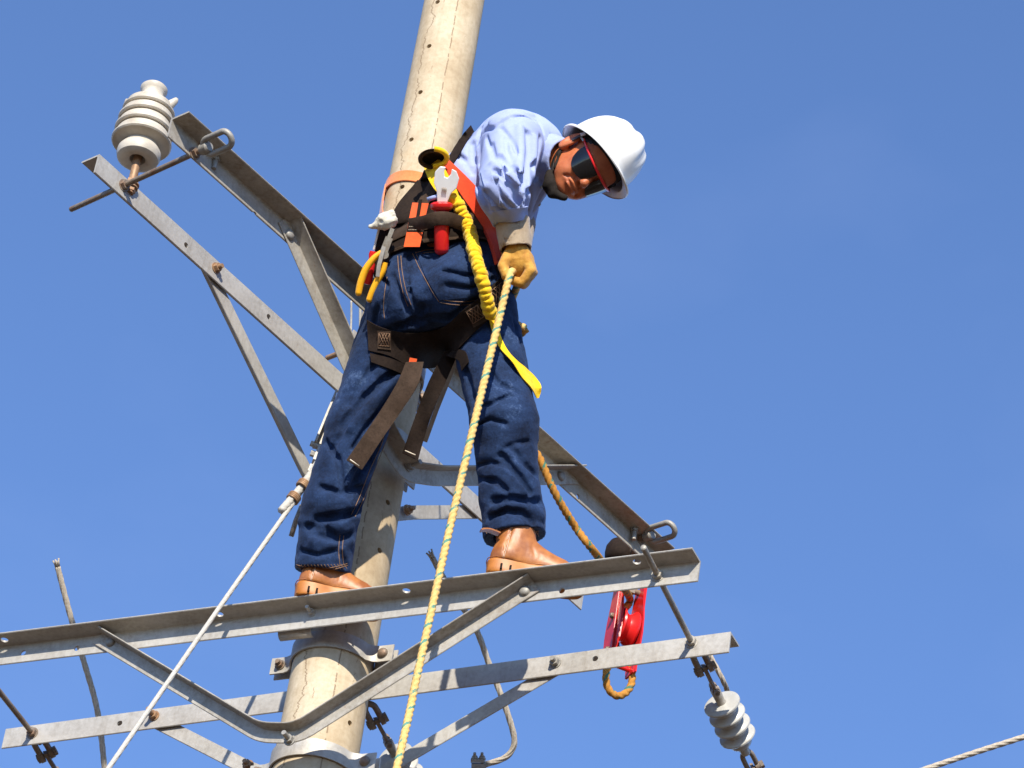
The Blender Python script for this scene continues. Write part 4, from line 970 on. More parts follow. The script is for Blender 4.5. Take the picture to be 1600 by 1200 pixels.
# ---- chin strap and dark neck scarf
mb = MB()
hs = [v2h(p[None])[0] for p in ()]
path = np.array([[.004, -.0860, .042], [.008, -.0900, .020], [.006, -.0900, -.004], [-.002, -.0800, -.035], [-.008, -.0720, -.062], [.002, -.056, -.086], [.030, -.034, -.104], [.050, 0, -.110], [.030, .034, -.104], [-.0, .056, -.086], [-.005, .085, -.02], [.005, .088, .04]])
q_ = catmull(path, 8); nn_ = q_.copy(); nn_[:, 2] *= .3; nn_ /= np.linalg.norm(nn_, axis=1)[:, None]
v, f = ribbon_vf(q_, nn_, .014, .0025); hbuild(MB().add(v, f), 'chin_strap', 'black', 'auto')
v, f = ribbon_vf(np.array([[.008, -.0905, .028], [.008, -.0925, .014]]), [[0, -1, 0]]*2, .018, .004); hbuild(MB().add(v, f), 'strap_buckle', 'chrome', 'auto')
def scarf_d(P):
    d = chain_d(P, [V(859, 272, .41), V(860, 290, .44), V(864, 302, .45), V(882, 309, .46)], [.012, .022, .017, .008])
    d = smin(d, seg_d(P, V(878, 225, .40), V(868, 262, .43), .004, .006), .008); return d-.004*crumple(P, 45, 4)
sc_ = Field(scarf_d, (.08, .44, .33), (.24, .80, .55), .003, .02); a_, b_ = sc_.mesh(); vlink('neck_scarf', a_, b_, 'blackcloth', PERS)
# collar
def collar_d(P):
    c0 = V(862, 250, .33); ax = unit(V(900, 252, .42)-V(850, 250, .31)); h = (P-c0) @ ax; q = P-c0-h[:, None]*ax; r = np.linalg.norm(q, axis=1)
    d = np.abs(r-(.064+.25*np.clip(.040-h, -.1, .1)))-.0035; d = smax(d, np.abs(h-.020)-.036, .004); return d-.0025*crumple(P, 40, 14)
cf = Field(collar_d, V(800, 350, .15), V(930, 150, .55), .0032, .02); a_, b_ = cf.mesh(); vlink('collar', a_, b_, 'shirt', PERS)

# ---- boots
def boot(key):
    o, tx = FEET[key]; ty = np.cross(Z3, tx)
    to_w = lambda q: o+q[:, :1]*tx*(.86 if key == 'L' else .94)+q[:, 1:2]*ty+q[:, 2:]*Z3
    A = lambda *a: np.array(a); hb = .185
    def up(q):
        sc2 = q*A(1, 1.0, 1); d = seg_d(sc2, A(.045, 0, .066), A(.235, 0, .052), .042, .036)
        d = smin(d, ell_d(sc2, A(.215, 0, .050), (.075, .046, .034)), .02); d = smin(d, seg_d(sc2, A(.054, 0, .075), A(.072, 0, hb), .047, .058), .025)
        d = smin(d, seg_d(sc2, A(.10, 0, .105), A(.195, 0, .065), .042, .034), .03); d = smin(d, ell_d(sc2, A(.042, 0, .055), (.040, .038, .04)), .01)
        d = smax(d, .040-q[:, 2], .004); d = smax(d, q[:, 2]-(hb-.02), .004); d = smax(d, -seg_d(sc2, A(.062, 0, .15), A(.074, 0, hb+.05), .036, .052), .003)
        d = d-.0012*crumple(q*A(1.4, 1, 1), 46, 6)
        for p in ([A(.030, -.045, .03), A(.032, -.045, .09), A(.045, -.046, .14)], [A(.120, -.0475, .045), A(.126, -.046, .070), A(.115, -.047, .095)]):
            d = crease(d, q, p, .0035, .004)
        return d
    F_ = Field(up, (-.02, -.09, .01), (.32, .09, .26), .0042, .02); a, b = F_.mesh(); root = link('boot', to_w(a), b, 'boot', PERS)
    out = []
    for t in np.linspace(0, 2*np.pi, 128, endpoint=False):
        x = .145+.152*math.cos(t); wv = .046-.010*math.exp(-((x-.11)/.05)**2)-.006*(1 if x < .06 else 0)*0; y = wv*np.sign(math.sin(t))*abs(math.sin(t))**.62; out.append((x, y))
    v = []; n = 128; lv = [(.036, .975), (.033, 1.005), (.030, 1.015), (.027, 1.005), (.012, 1.0), (.003, .99), (.0, .96)]
    for (z, s) in [(z_*1.28, s_) for z_, s_ in lv]:
        for (x, y) in out:
            zz = z
            if z < .02: zz = z+float(np.interp(x, [.092, .098, .135, .165, .29, .31], [0, .017, .013, .002, .002, .010]))
            v.append(((x-.145)*s+.145, y*s, zz))
    f = [[k*n+i, k*n+(i+1) % n, (k+1)*n+(i+1) % n, (k+1)*n+i] for k in range(len(lv)-1) for i in range(n)]+[list(range(n))[::-1], [(len(lv)-1)*n+i for i in range(n)]]
    so = link('sole', to_w(np.array(v)), f, 'sole', root, 'auto'); fix_normals(so)
    mb = MB()
    for x in (.030, .058, .150, .175, .200):
        mb = MB(); mb.add(*box_vf(to_w(np.array([[x, -.0455+(.0015 if x < .14 else 0), .009]]))[0], tx*.0028, ty*.0035, Z3*.0085)); mb.build('tread_notch', 'web', so, 'auto')
    wl = [((x-.145)*1.018+.145, y*1.02, .047) for (x, y) in out]; vv, ff, _, _ = tube_vf(to_w(np.array(wl)), .0014, 6, closed=True); link('welt', vv, ff, 'boot', so, True)
    mb = MB()
    for off in (0, .0035):
        p = F_.sample(np.zeros((1, 3))); pp = []
        for z in np.linspace(.036, .16, 22):
            x = .030+.10*(z-.03)+off; yy = np.arange(-.08, 0, .001); dd = F_.sample(np.stack([np.full_like(yy, x), yy, np.full_like(yy, z)], 1)); k = np.nonzero(dd < 0)[0]
            if len(k): pp.append((x, yy[k[0]]-.0002, z))
        vv, ff, _, _ = tube_vf(to_w(np.array(pp)), .0007, 6); mb.add(vv, ff)
    mb.build('stitching', 'threadw', root, True)
    if key == 'R':
        q = to_w(np.array([[.010, -.030, .122], [-.025, -.034, .124], [-.046, -.032, .118]])); v, f = ribbon_vf(catmull(q, 6), [unit(Z3*.8-ty*.3-tx*.3)]*13, .038, .004); link('boot_flap', v, f, 'boot', root, 'auto')
boot('L'); boot('R')

# ---- gloves
def glove(name, pts_palm, fingers, thumb, cuff, cr, lo, hi, parent=None):
    def g(P):
        d = ell_d(P, *pts_palm); d = smin(d, seg_d(P, cuff[2], pts_palm[0], .030, .036), .02)
        for fg in fingers:
            d = smin(d, chain_d(P, fg, [.0150, .0150, .0135, .0120]), .0022)
        d = smin(d, chain_d(P, thumb, [.018, .0155, .0135]), .007)
        d = d-.0017*crumple(P, 55, 12)-.0006*wnoise(P, 160, 3)
        for c in cr: d = crease(d, P, c, .0042, .005)
        return d
    F_ = Field(g, lo, hi, .0028, .02); a, b = F_.mesh(); o = vlink(name, a, b, 'glove', PERS)
    c0, c1, c2 = cuff; ax = unit(c2-c0); L = np.linalg.norm(c2-c0)
    def cu(P):
        h = (P-c0) @ ax; q = P-c0-h[:, None]*ax; r = np.linalg.norm(q*1.0, axis=1); rr = .049-.05*np.clip(h, 0, .1)
        d = np.abs(r-rr)-.0022; d = smax(d, np.abs(h-L/2)-L/2, .003); return d-.0020*crumple(P, 38, 22)
    F2 = Field(cu, np.minimum(c0, c2)-.07, np.maximum(c0, c2)+.07, .0032, .02); a, b = F2.mesh(); vlink('gauntlet_cuff', a, b, 'gloveg', o)
    return F_
fg = []
for i in range(4):
    dt = -.026*i; sx = (0, 2.5, 3.5, 1.5)[i]; sy = (0, 2.0, 2.5, 0)[i]
    fg.append([V(822+sx, 404+sy, .608+dt), V(829+sx*.8, 423+sy, .625+dt), V(816+sx*.6, 442+sy*.9, .628+dt), V(801+sx*.4, 438+sy*.6, .620+dt)])
crs = [[V(792, 404, .640), V(803, 412, .648), V(806, 426, .650)], [V(800, 398, .635), V(812, 410, .645), V(816, 424, .648)], [V(822, 396, .625), V(815, 404, .635), V(805, 406, .64)]]
glove('glove', (V(811, 412, .585), (.043, .052, .032)), fg, [V(794, 400, .60), V(786, 416, .620), V(791, 431, .636)], (V(800, 343, .555), None, V(806, 390, .585)), crs, V(765, 470, .48), V(850, 360, .72))
fgL = [[V(790+i*0, 398+10*i, .50), V(792, 402+10*i, .47), V(806, 404+10*i, .46), V(817, 404+10*i, .48)] for i in range(4)]
glove('glove', (V(803, 412, .50), (.040, .048, .028)), fgL, [V(812, 400, .50), V(820, 412, .51), V(818, 424, .52)], (V(810, 350, .27), None, V(805, 392, .44)), [], V(770, 470, .38), V(845, 365, .60))
# left sleeve down the far side
def ls(P):
    d = chain_d(P, [V(806, 235, .14), V(812, 320, .21), V(810, 352, .28)], [.078, .058, .048]); d = smax(d, (P-V(810, 350, .275)) @ unit(V(810, 352, .28)-V(812, 320, .21)), .004); return d-.003*crumple(P, 24, 41)
F_ = Field(ls, V(740, 380, -.02), V(880, 170, .40), .008); a_, b_ = F_.mesh(); vlink('left_sleeve', a_, b_, 'shirt', PERS)
# ================================================================ clothing details, harness and tools
def sheet(name, A_, B_, mat, parent, th=.003, fld=None, lift=.0, K=7, t=None, step=.007, smooth=2, wav=0, drop=0.0):
    """strap between two photograph edge lines; laid on a field, or hanging at given depths t"""
    a = catmull(np.array(A_, float), 8); b = catmull(np.array(B_, float), 8)
    n = max(6, int(max(np.linalg.norm(np.diff(a[:, :2], axis=0), axis=1).sum(), np.linalg.norm(np.diff(b[:, :2], axis=0), axis=1).sum())*.00187/step))
    def rs(p): s = np.concatenate([[0], np.cumsum(np.linalg.norm(np.diff(p[:, :2], axis=0), axis=1))]); q = np.linspace(0, s[-1], n); return np.stack([np.interp(q, s, p[:, k]) for k in range(p.shape[1])], 1)
    a, b = rs(a), rs(b); G = np.zeros((n, K, 3))
    for j in range(K):
        w = j/(K-1); p = a*(1-w)+b*w
        if p.shape[1] == 3: G[:, j] = np.array([V(*q) for q in p])
        else:
            H = fld.hit(p, lvl=lift); ok = ~np.isnan(H[:, 2])
            if ok.sum() < 2: H[:, 2] = np.nan
            tt = np.where(ok, H[:, 2], np.nan); G[:, j, 2] = tt; G[:, j, :2] = p
    if a.shape[1] == 2:
        Tm = G[:, :, 2]; 
        for _ in range(60):                      # fill misses from neighbours
            bad = np.isnan(Tm)
            if not bad.any(): break
            Pd = np.pad(Tm, 1, constant_values=np.nan); nb = np.stack([Pd[:-2, 1:-1], Pd[2:, 1:-1], Pd[1:-1, :-2], Pd[1:-1, 2:]])
            cnt = (~np.isnan(nb)).sum(0); m_ = np.where(cnt > 0, np.nansum(nb, 0)/np.maximum(cnt, 1)-drop, np.nan); Tm[bad] = m_[bad]
        for _ in range(smooth):
            Pd = np.pad(Tm, 1, mode='edge'); Tm = np.maximum(Tm-.0015, (Pd[:-2, 1:-1]+Pd[2:, 1:-1]+Pd[1:-1, :-2]+Pd[1:-1, 2:]+2*Tm)/6)
        for i in range(n):
            for j in range(K): G[i, j] = V(G[i, j, 0], G[i, j, 1], Tm[i, j])
    du = np.gradient(G, axis=0); dv = np.gradient(G, axis=1); Nn = np.cross(du, dv); Nn /= np.linalg.norm(Nn, axis=2)[..., None]+1e-12
    if (Nn[..., 2]).mean() < 0: Nn = -Nn
    if wav: G = G+Nn*(wav*np.sin(np.linspace(0, 9, n))[:, None, None])
    O = G+Nn*th; v = np.concatenate([G.reshape(-1, 3), O.reshape(-1, 3)]); m = n*K; f = []
    for i in range(n-1):
        for j in range(K-1): q = [i*K+j, i*K+j+1, (i+1)*K+j+1, (i+1)*K+j]; f += [[x+m for x in q], q[::-1]]
    bd = [i*K for i in range(n)]+[(n-1)*K+j for j in range(1, K)]+[i*K+K-1 for i in range(n-2, -1, -1)]+[j for j in range(K-2, 0, -1)]
    for i in range(len(bd)): x, y = bd[i], bd[(i+1) % len(bd)]; f.append([x, y, m+y, m+x])
    o = link(name, v2w(v), f, mat, parent, False); fix_normals(o); shade_auto(o.data, 50); return o
def thread(mb, px, fld, r=.0011, lift=.0006, gap=None, lvl=0.0, double=0):
    for k in ((-.5, .5) if double else (0,)):
        P = np.array(px, float); T = np.gradient(P, axis=0); T /= np.linalg.norm(T, axis=1)[:, None]; P2 = P+np.stack([-T[:, 1], T[:, 0]], 1)*k*double
        H, Nn = fld.path(P2, .004, lvl); H = H+Nn*lift
        if gap:
            for i in range(0, len(H)-2, 3): v, f, _, _ = tube_vf(v2w(H[i:i+3]), r, 6); mb.add(v, f)
        elif len(H) > 2: v, f, _, _ = tube_vf(v2w(H), r, 6); mb.add(v, f)
# jeans seams and pockets
JN = [o for o in PERS.children if o.name == 'jeans'][0]; SH = [o for o in PERS.children if o.name == 'shirt'][0]
for i, (mat, rows) in enumerate([('thread', [
      ([(647, 395), (656, 415), (668, 437), (680, 458), (688, 470)], 5), ([(688, 470), (705, 473), (722, 474), (745, 472)], 5), ([(650, 397), (665, 393), (680, 392)], 4),
      ([(624, 400), (626, 425), (632, 455), (640, 478)], 5), ([(605, 433), (601, 455), (599, 478), (601, 498)], 0),
      ([(606, 664), (601, 690), (590, 716), (580, 738), (566, 775), (552, 806)], 7), ([(534, 836), (532, 860), (534, 884)], 6),
      ([(463, 884), (490, 889), (520, 888), (543, 882)], 3), ([(755, 826), (780, 831), (810, 833), (842, 831)], 3)])]):
    for k, (px, dbl) in enumerate(rows):
        mb = MB(); thread(mb, px, jF, .0011, .0006, None, double=dbl); mb.build('seam_stitching', mat, JN, True)
for (x0, y0, x1, y1, n) in ((466, 884, 542, 882, 15), (756, 829, 842, 833, 17)):
    mb = MB()
    for k in range(n):
        x = x0+(x1-x0)*k/n; y = y0+(y1-y0)*k/n+(3 if x0 < 600 else 1); thread(mb, [(x, y-4), (x+3, y), (x+5, y+4)], jF, .0009, .0006)
    mb.build('hem_puckers', 'thread', JN, True)

o = sheet('back_pocket', [(650, 396), (668, 437), (688, 469)], [(762, 402), (766, 436), (770, 462)], 'denim', JN, .0022, jF, .0002, K=15, step=.006, smooth=1)
# shirt sleeve placket, cuff and buttons
sheet('sleeve_placket', [(752, 267), (757, 290), (768, 322)], [(766, 266), (776, 295), (783, 321)], 'shirt', SH, .0045, sF, .0004, K=6, smooth=1)
sheet('sleeve_cuff', [(769, 330), (772, 340), (775, 351)], [(824, 322), (824, 332), (824, 342)], 'shirt', SH, .003, sF, .0004, K=15, smooth=2)
mb = MB(); thread(mb, [(754, 268), (759, 290), (770, 320)], sF, .0008, .003, None); thread(mb, [(764, 268), (774, 295), (781, 320)], sF, .0008, .003, None); mb.build('placket_stitching', 'shirt', SH, True)
for (x, y) in ((843, 320), (846, 292)):
    H = sF.hit(np.array([[x, y]])); 
    if not np.isnan(H[0, 0]): n_ = sF.grad(H)[0]; link('button', *lathe_vf([(0, .003), (.004, .003), (.0055, .0015), (.0055, 0), (0, 0)], v2w(H)[0], v2w(H[0]+n_)-v2w(H[0]), 16), 'white_porc', SH)

# ---- harness
HAR = bpy.data.objects.new('harness', None); COL.objects.link(HAR); HAR.parent = PERS; ORG[HAR] = J(684, 380, .36); HAR.location = (ORG[HAR]-ORG[PERS]).tolist(); HAR.empty_display_size = .05
def ring(name, c, axis, hts, mat, lift, th, a0=0, a1=360, n=90, fld=None, wob=0):
    axis = unit(axis); e1 = unit(np.cross(axis, [0, 0, 1.0])); e2 = np.cross(axis, e1); rs = np.arange(.30, .02, -.003); rows = []
    full = (a1-a0) >= 360; an = np.linspace(R(a0), R(a1), n, endpoint=not full)
    for h in hts:
        rr = []
        for a in an:
            dr = e1*math.cos(a)+e2*math.sin(a); P = c+axis*h+rs[:, None]*dr; d = (fld or hF).sample(P); k = np.nonzero(d < 0)[0]; rr.append(rs[k[0]] if len(k) else np.nan)
        rr = np.array(rr); ok = ~np.isnan(rr); rr = np.interp(np.arange(n), np.arange(n)[ok], rr[ok])
        for _ in range(6): rr = (np.roll(rr, 1)+2*rr+np.roll(rr, -1))/4 if full else np.concatenate([rr[:1], (rr[:-2]+2*rr[1:-1]+rr[2:])/4, rr[-1:]])
        rows.append(rr+lift)
    R_ = np.array(rows); v = []; m = len(hts)
    for i, a in enumerate(an):
        dr = e1*math.cos(a)+e2*math.sin(a)
        prof = [(R_[j, i], hts[j]) for j in range(m)]; prof += [(R_[j, i]+th*(.6 if j in (0, m-1) else 1), hts[j]) for j in range(m-1, -1, -1)]
        for (r, h) in prof: v.append(c+axis*h+dr*r)
    q = 2*m; f = [[i*q+k, ((i+1) % n)*q+k, ((i+1) % n)*q+(k+1) % q, i*q+(k+1) % q] for i in range(n if full else n-1) for k in range(q)]
    if not full: f += [list(range(q))[::-1], [(n-1)*q+k for k in range(q)]]
    o = link(name, v2w(np.array(v)), f, mat, HAR, False); fix_normals(o); shade_auto(o.data, 50); return o
CB = V(684, 392, .355); AXB = unit([-.09, .86, -.50])
ring('lumbar_pad', CB, AXB, [-.050, -.046, -.02, .01, .04, .052, .056], 'web', .006, .012)
ring('waist_belt', CB+AXB*.010, AXB, [-.022, -.018, 0, .018, .022], 'webl', .020, .004)
ring('pad_edge_binding', CB-AXB*.040, AXB, [-.010, -.004, .006], 'webl', .012, .007)
FB = Field(lambda P: hug_d(P)-.022, (-.50, .05, -.05), (.20, .88, .75), .012)
sheet('back_pad', [(600, 364), (621, 322), (648, 290), (668, 262)], [(700, 362), (708, 330), (708, 300), (694, 262)], 'web', HAR, .009, hF, .004, K=9)
sheet('side_pad', [(688, 250), (716, 298), (744, 342), (763, 380), (773, 414)], [(700, 250), (732, 280), (760, 312), (776, 345), (780, 414)], 'redpad', HAR, .012, hF, .012, K=9)
sheet('back_strap', [(652, 318), (664, 298), (680, 270), (694, 246)], [(668, 322), (680, 302), (694, 276), (706, 250)], 'webl', HAR, .003, hF, .018, K=4)
sheet('shoulder_strap', [(690, 262), (705, 240), (722, 212), (735, 196)], [(700, 268), (714, 248), (728, 224), (740, 206)], 'web', HAR, .003, hF, .004, K=4)
LBL = sheet('stitched_label', [(645, 317), (640, 340), (636, 362), (631, 386)], [(670, 318), (665, 340), (661, 362), (656, 386)], 'orange', HAR, .002, FB, .006, K=6)
sheet('label_centre_strap', [(655, 312), (652, 330), (650, 342)], [(660, 312), (657, 330), (655, 342)], 'web', HAR, .002, FB, .0085, K=4)
sheet('label_panel', [(640, 341), (638, 352), (636, 362)], [(666, 341), (664, 352), (662, 363)], 'web', HAR, .002, FB, .0085, K=5)
mb = MB()
for r_ in range(4):
    for k in range(9):
        x = 641+k*2.5-r_*.9; y = 344+r_*5.0; H = FB.hit(np.array([[x, y], [x+1.5, y]]), lvl=.0115)
        if not np.isnan(H).any(): v, f, _, _ = tube_vf(v2w(H), .0008, 6); mb.add(v, f)
mb.build('label_lettering', 'threadw', LBL, True)
jL = Field(lambda P: np.minimum(smin(smin(pelvis_d(P), legL(P), .05), legR(P), .05), 9), (-.76, -.64, .10), (.16, .46, 1.04), .012)
sheet('sub_pelvic_strap', [(574, 500), (598, 512), (640, 520), (690, 512), (724, 484), (752, 462), (782, 434)], [(576, 548), (608, 556), (640, 572), (675, 574), (706, 556), (745, 516), (792, 478)], 'web', HAR, .004, jL, .006, K=12, smooth=5, drop=.022)
sheet('strap_keeper', [(590, 517), (590, 530), (590, 545)], [(611, 518), (611, 531), (611, 547)], 'webl', HAR, .003, jL, .011, K=5)
sheet('strap_keeper', [(727, 487), (734, 500), (740, 512)], [(748, 474), (755, 488), (762, 500)], 'webl', HAR, .003, jL, .011, K=5)
def xst(x0, y0, x1, y1, ux, uy, lvl=.0155):
    mb = MB(); A_ = np.array([x0, y0]); D = np.array([x1-x0, y1-y0]); U_ = np.array([ux, uy])
    segs = [((0, 0), (1, 0)), ((0, 1), (1, 1)), ((0, 0), (0, 1)), ((1, 0), (1, 1))]+[((k/4, 0), (min(k/4+.5, 1), 1)) for k in range(3)]+[((k/4+.5, 0), (k/4, 1)) for k in range(3)]
    for a, b in segs:
        q = np.array([A_+D*a[0]+U_*a[1], A_+D*(a[0]+b[0])/2+U_*(a[1]+b[1])/2, A_+D*b[0]+U_*b[1]]); H = jL.hit(q, lvl=lvl)
        if not np.isnan(H).any(): v, f, _, _ = tube_vf(v2w(H), .0009, 6); mb.add(v, f)
    if mb.v: mb.build('cross_stitching', 'thread', HAR, True)
xst(592, 520, 609, 521, 0, 20); xst(729, 488, 746, 477, 10, 18)
xst(767, 455, 785, 440, 8, 22, .0115)
sheet('leg_strap', [(578, 552), (610, 560), (640, 572)], [(580, 566), (608, 576), (636, 588)], 'web', HAR, .003, jL, .006, K=5)
sheet('leg_strap', [(690, 556), (716, 562), (722, 580)], [(704, 546), (726, 548), (733, 566)], 'web', HAR, .003, jL, .006, K=5)
T1_ = sheet('strap_tail', [(634, 566, .570), (620, 600, .585), (592, 645, .615), (564, 686, .655), (541, 719, .68)], [(662, 566, .565), (653, 602, .60), (623, 648, .600), (594, 690, .640), (565, 734, .665)], 'webl', HAR, .003, K=5)
T2_ = sheet('strap_tail', [(694, 548, .54), (670, 596, .56), (653, 640, .555), (640, 675, .57), (629, 708, .565)], [(718, 546, .52), (696, 597, .545), (678, 640, .57), (664, 680, .56), (653, 720, .585)], 'web', HAR, .003, K=5)
for p_, q_, T_p in (((547, 718, .686), (561, 728, .678), T1_), ((633, 704, .577), (649, 711, .590), T2_)): v, f, _, _ = tube_vf([J(*p_), J(*q_)], .0017, 8); link('end_stitch', v, f, 'threadw', T_p, True)
v, f = ribbon_vf([J(646, 560, .56), J(640, 590, .57), J(633, 612, .575)], [UP*0-FW]*3, .022, .003); link('orange_tab', v, f, 'orange', HAR, 'auto')
v, f = ribbon_vf([J(717, 552, .48), J(700, 595, .44), J(682, 640, .40), J(664, 690, .36)], [UP*0-FW]*4, .014, .002); link('grey_strap_end', v, f, 'steel', HAR, 'auto')
for s_ in ((606, 352, .02), (778, 372, .0)): 
    H = FB.hit(np.array([[s_[0]+3, s_[1]]])); c_ = V(s_[0], s_[1], .36); v, f, _, _ = tube_vf(v2w(np.array([c_+np.array([.022*math.cos(a), .026*math.sin(a), .01*math.sin(a)]) for a in np.linspace(0, 2*np.pi, 24, endpoint=False)])), .004, 10, closed=True); link('side_ring', v, f, 'chrome', HAR, True)

# ---- energy absorbing lanyard (yellow)
LAN = empty('lanyard', J(700, 300, .5), 'yellow gathered elastic lanyard hanging across the worker\'s back and hip', 'lanyard')
fbh = lambda x, y, up_: (lambda H: np.array([H[0, 0], H[0, 1], H[0, 2]+up_]))(np.vstack([FB.hit(np.array([[x, y]])), V(x, y, .5)[None]])[[0 if not np.isnan(FB.hit(np.array([[x, y]]))[0, 0]) else 1]])
fj = lambda x, y, up_: (lambda H: np.array([H[0, 0], H[0, 1], H[0, 2]+up_]))(np.vstack([jF.hit(np.array([[x, y]])), V(x, y, .5)[None]])[[0 if not np.isnan(jF.hit(np.array([[x, y]]))[0, 0]) else 1]])
tp = [(704, 306), (716, 322), (728, 345), (736, 370), (742, 398), (750, 425), (757, 452), (763, 478), (768, 494)]
pts = []
for (x, y) in tp:
    a = FB.hit(np.array([[x, y]]))[0]; b = jF.hit(np.array([[x, y]]))[0]; t = np.nanmax([a[2], b[2], .44]); pts.append(V(x, y, t+.022))
P = resample(catmull(np.array(pts), 12), .0022); s = np.arange(len(P))*.0022
ph = s/.0155*2*np.pi+.5*np.sin(s*37)+.3*np.sin(s*91+1); rad = .0185+.0068*np.abs(np.sin(ph/2))**.5+.0010*np.sin(s*60); rad[:6] *= np.linspace(.6, 1, 6); rad[-6:] *= np.linspace(1, .6, 6)
off = np.stack([.0022*np.sin(ph/2+1)*np.sin(s*50), .001*np.sin(s*80), 0*s], 1)
v, f, ss, th = tube_vf(P+off, rad, 30, flat=.8); vn = v.reshape(len(P), 30, 3); c_ = (P+off)[:, None, :]
pk = 1+.03*np.sin(th[None, :]*5+s[:, None]*90)+.02*np.sin(th[None, :]*11-s[:, None]*200); v = (c_+(vn-c_)*pk[..., None]).reshape(-1, 3); link('gathered_elastic', v2w(v), f, 'yellow', LAN, True)
sheet('flat_webbing', [(762, 488), (768, 515), (780, 543), (800, 566), (815, 590), (829, 606), (838, 622)], [(778, 492), (781, 522), (796, 552), (820, 574), (838, 592), (846, 606), (842, 622)], 'yellow', LAN, .003, jF, .006, K=6, smooth=4)
sheet('webbing_loop', [(662, 247), (666, 268), (676, 292), (690, 310)], [(690, 252), (700, 272), (712, 292), (718, 310)], 'yellow', LAN, .010, FB, .018, K=7)
c_ = V(677, 246, .44); mb = MB()
for rr, tt, dz in ((.040, .0062, 0), (.039, .0050, -.012)):
    an_ = np.linspace(0, 2*np.pi, 36, endpoint=False) if dz else np.linspace(-1.6, 1.5, 24); v, f, _, _ = tube_vf(v2w(np.array([c_+np.array([rr*math.cos(a), rr*.60*math.sin(a)+.35*dz, dz+rr*.5*math.sin(a)]) for a in an_])), tt*1.3, 10, closed=bool(dz)); mb.add(v, f) if dz else link('loop_edge', v, f, 'yellow', LAN, True)
mb.build('loop_sleeve', 'webl', LAN, True)
v = []; m_ = 36
for k, (rr, dz) in enumerate(((.040, .0), (.036, -.03), (.020, -.04))): v += [c_+np.array([rr*math.cos(a), rr*.60*math.sin(a)+.35*dz, dz+rr*.5*math.sin(a)]) for a in np.linspace(0, 2*np.pi, m_, endpoint=False)]
f = [[k*m_+i, k*m_+(i+1) % m_, (k+1)*m_+(i+1) % m_, (k+1)*m_+i] for k in range(2) for i in range(m_)]+[[2*m_+i for i in range(m_)]]; link('dark_lining', v2w(np.array(v)), f, 'web', LAN, 'auto')

# ---- positioning strap round the pole
lo, hi = 9.0, 11.0
for _ in range(40):
    z = (lo+hi)/2; q = w2v(np.array([0, 0, z])); row = 600-q[1]*FPX/(D0-q[2])
    if row > 312: lo = z
    else: hi = z
zp = z; rr = PR(zp)+.003; PS = empty('positioning_strap', (0, -rr, zp), 'orange strap looped round the pole beside the worker\'s back', 'strap')
a = np.linspace(0, 2*np.pi, 73); P = np.array([(rr*math.cos(t), rr*math.sin(t), zp-.02*math.cos(t)) for t in a]); Nn = np.array([(math.cos(t), math.sin(t), 0) for t in a])
v, f = ribbon_vf(P, Nn, .042, .004); link('pole_loop', v, f, 'strap_or', PS, 'auto')
A0 = np.array([-rr, 0, zp+.0]); B0_ = J(606, 350, .36); q = np.array([A0+np.array([0, .03, 0]), A0+np.array([-.002, -.03, -.01]), A0*.5+B0_*.5+np.array([-.01, 0, -.03]), B0_]); q = catmull(q, 8)
v, f = ribbon_vf(q, [[-1, -.1, 0]]*len(q), .036, .004); link('strap_side', v, f, 'strap_or', PS, 'auto')
A1 = np.array([rr, 0, zp]); B1_ = J(775, 372, .34); q = catmull(np.array([A1+np.array([0, .03, 0]), A1+np.array([.002, -.03, -.01]), A1*.5+B1_*.5+np.array([.0, .05, -.05]), B1_]), 8); v, f = ribbon_vf(q, [[1, -.1, 0]]*len(q), .036, .004); link('strap_side', v, f, 'strap_or', PS, 'auto')

# ---- wrench in its loop
tz = FB.hit(np.array([[690, 350]]))[0][2]+.030
WR = empty('adjustable_wrench', J(690, 350, tz), 'bright steel adjustable wrench with a red grip, hung in a belt loop', 'wrench')
v, f = lathe_vf([(0, 0), (.010, .001), (.0185, .008), (.0215, .018), (.0215, .085), (.020, .118), (.021, .128), (.030, .134), (.034, .142), (.033, .150), (.024, .155), (.012, .157), (0, .158)], J(690, 399, tz), J(690, 316, tz)-J(690, 399, tz), 36); link('grip', v, f, 'redpl', WR, 'auto')
def w3(x, y): return J(693+(x-693)*.88, 318+(y-318)*.95, tz+.002)
out = [(682, 318), (699, 318), (706, 302), (716, 293), (721, 277), (716, 265), (708, 261), (706, 270), (700, 276), (695, 274), (694, 266), (697, 258), (687, 257), (678, 266), (676, 284), (681, 298)]
Pn_ = np.array([w3(*p) for p in out]); v = np.concatenate([Pn_+FW*.006, Pn_-FW*.006]); n = len(out); f = [list(range(n)), list(range(n, 2*n))[::-1]]+[[i, (i+1) % n, n+(i+1) % n, n+i] for i in range(n)]
o = link('jaw', v, f, 'chrome', WR, False); fix_normals(o)
bv_ = o.modifiers.new('round', 'BEVEL'); bv_.width = .002; bv_.segments = 2
mb = MB()
for k in range(5): mb.add(*cyl_vf(J(697-1.6*k+.6, 296.5-.3*k, tz+.012), J(696.4-1.6*k+.6, 296.5-.3*k, tz+.012), .0058, 14))
mb.build('thumb_screw', 'rod', WR, 'auto')
q = [V(640, 352, FB.hit(np.array([[640, 352]]))[0][2]+.012), V(664, 347, tz+.004), V(676, 343, tz+.019), V(690, 341, tz+.0255), V(705, 343, tz+.018), V(722, 350, tz-.002), V(734, 356, tz-.025)]; q = v2w(catmull(np.array(q), 8))
dd = np.gradient(q, axis=0); v, f = ribbon_vf(q, np.cross(dd, np.cross(-FW, dd)), .040, .003); link('tool_loop', v, f, 'webl', HAR, 'auto')
# blue-grey strip and small clips on the belt
v, f, _, _ = tube_vf([J(668, 312, tz-.01), J(686, 306, tz-.005)], .007, 10); link('blue_clip', v, f, 'shirt', HAR, True)
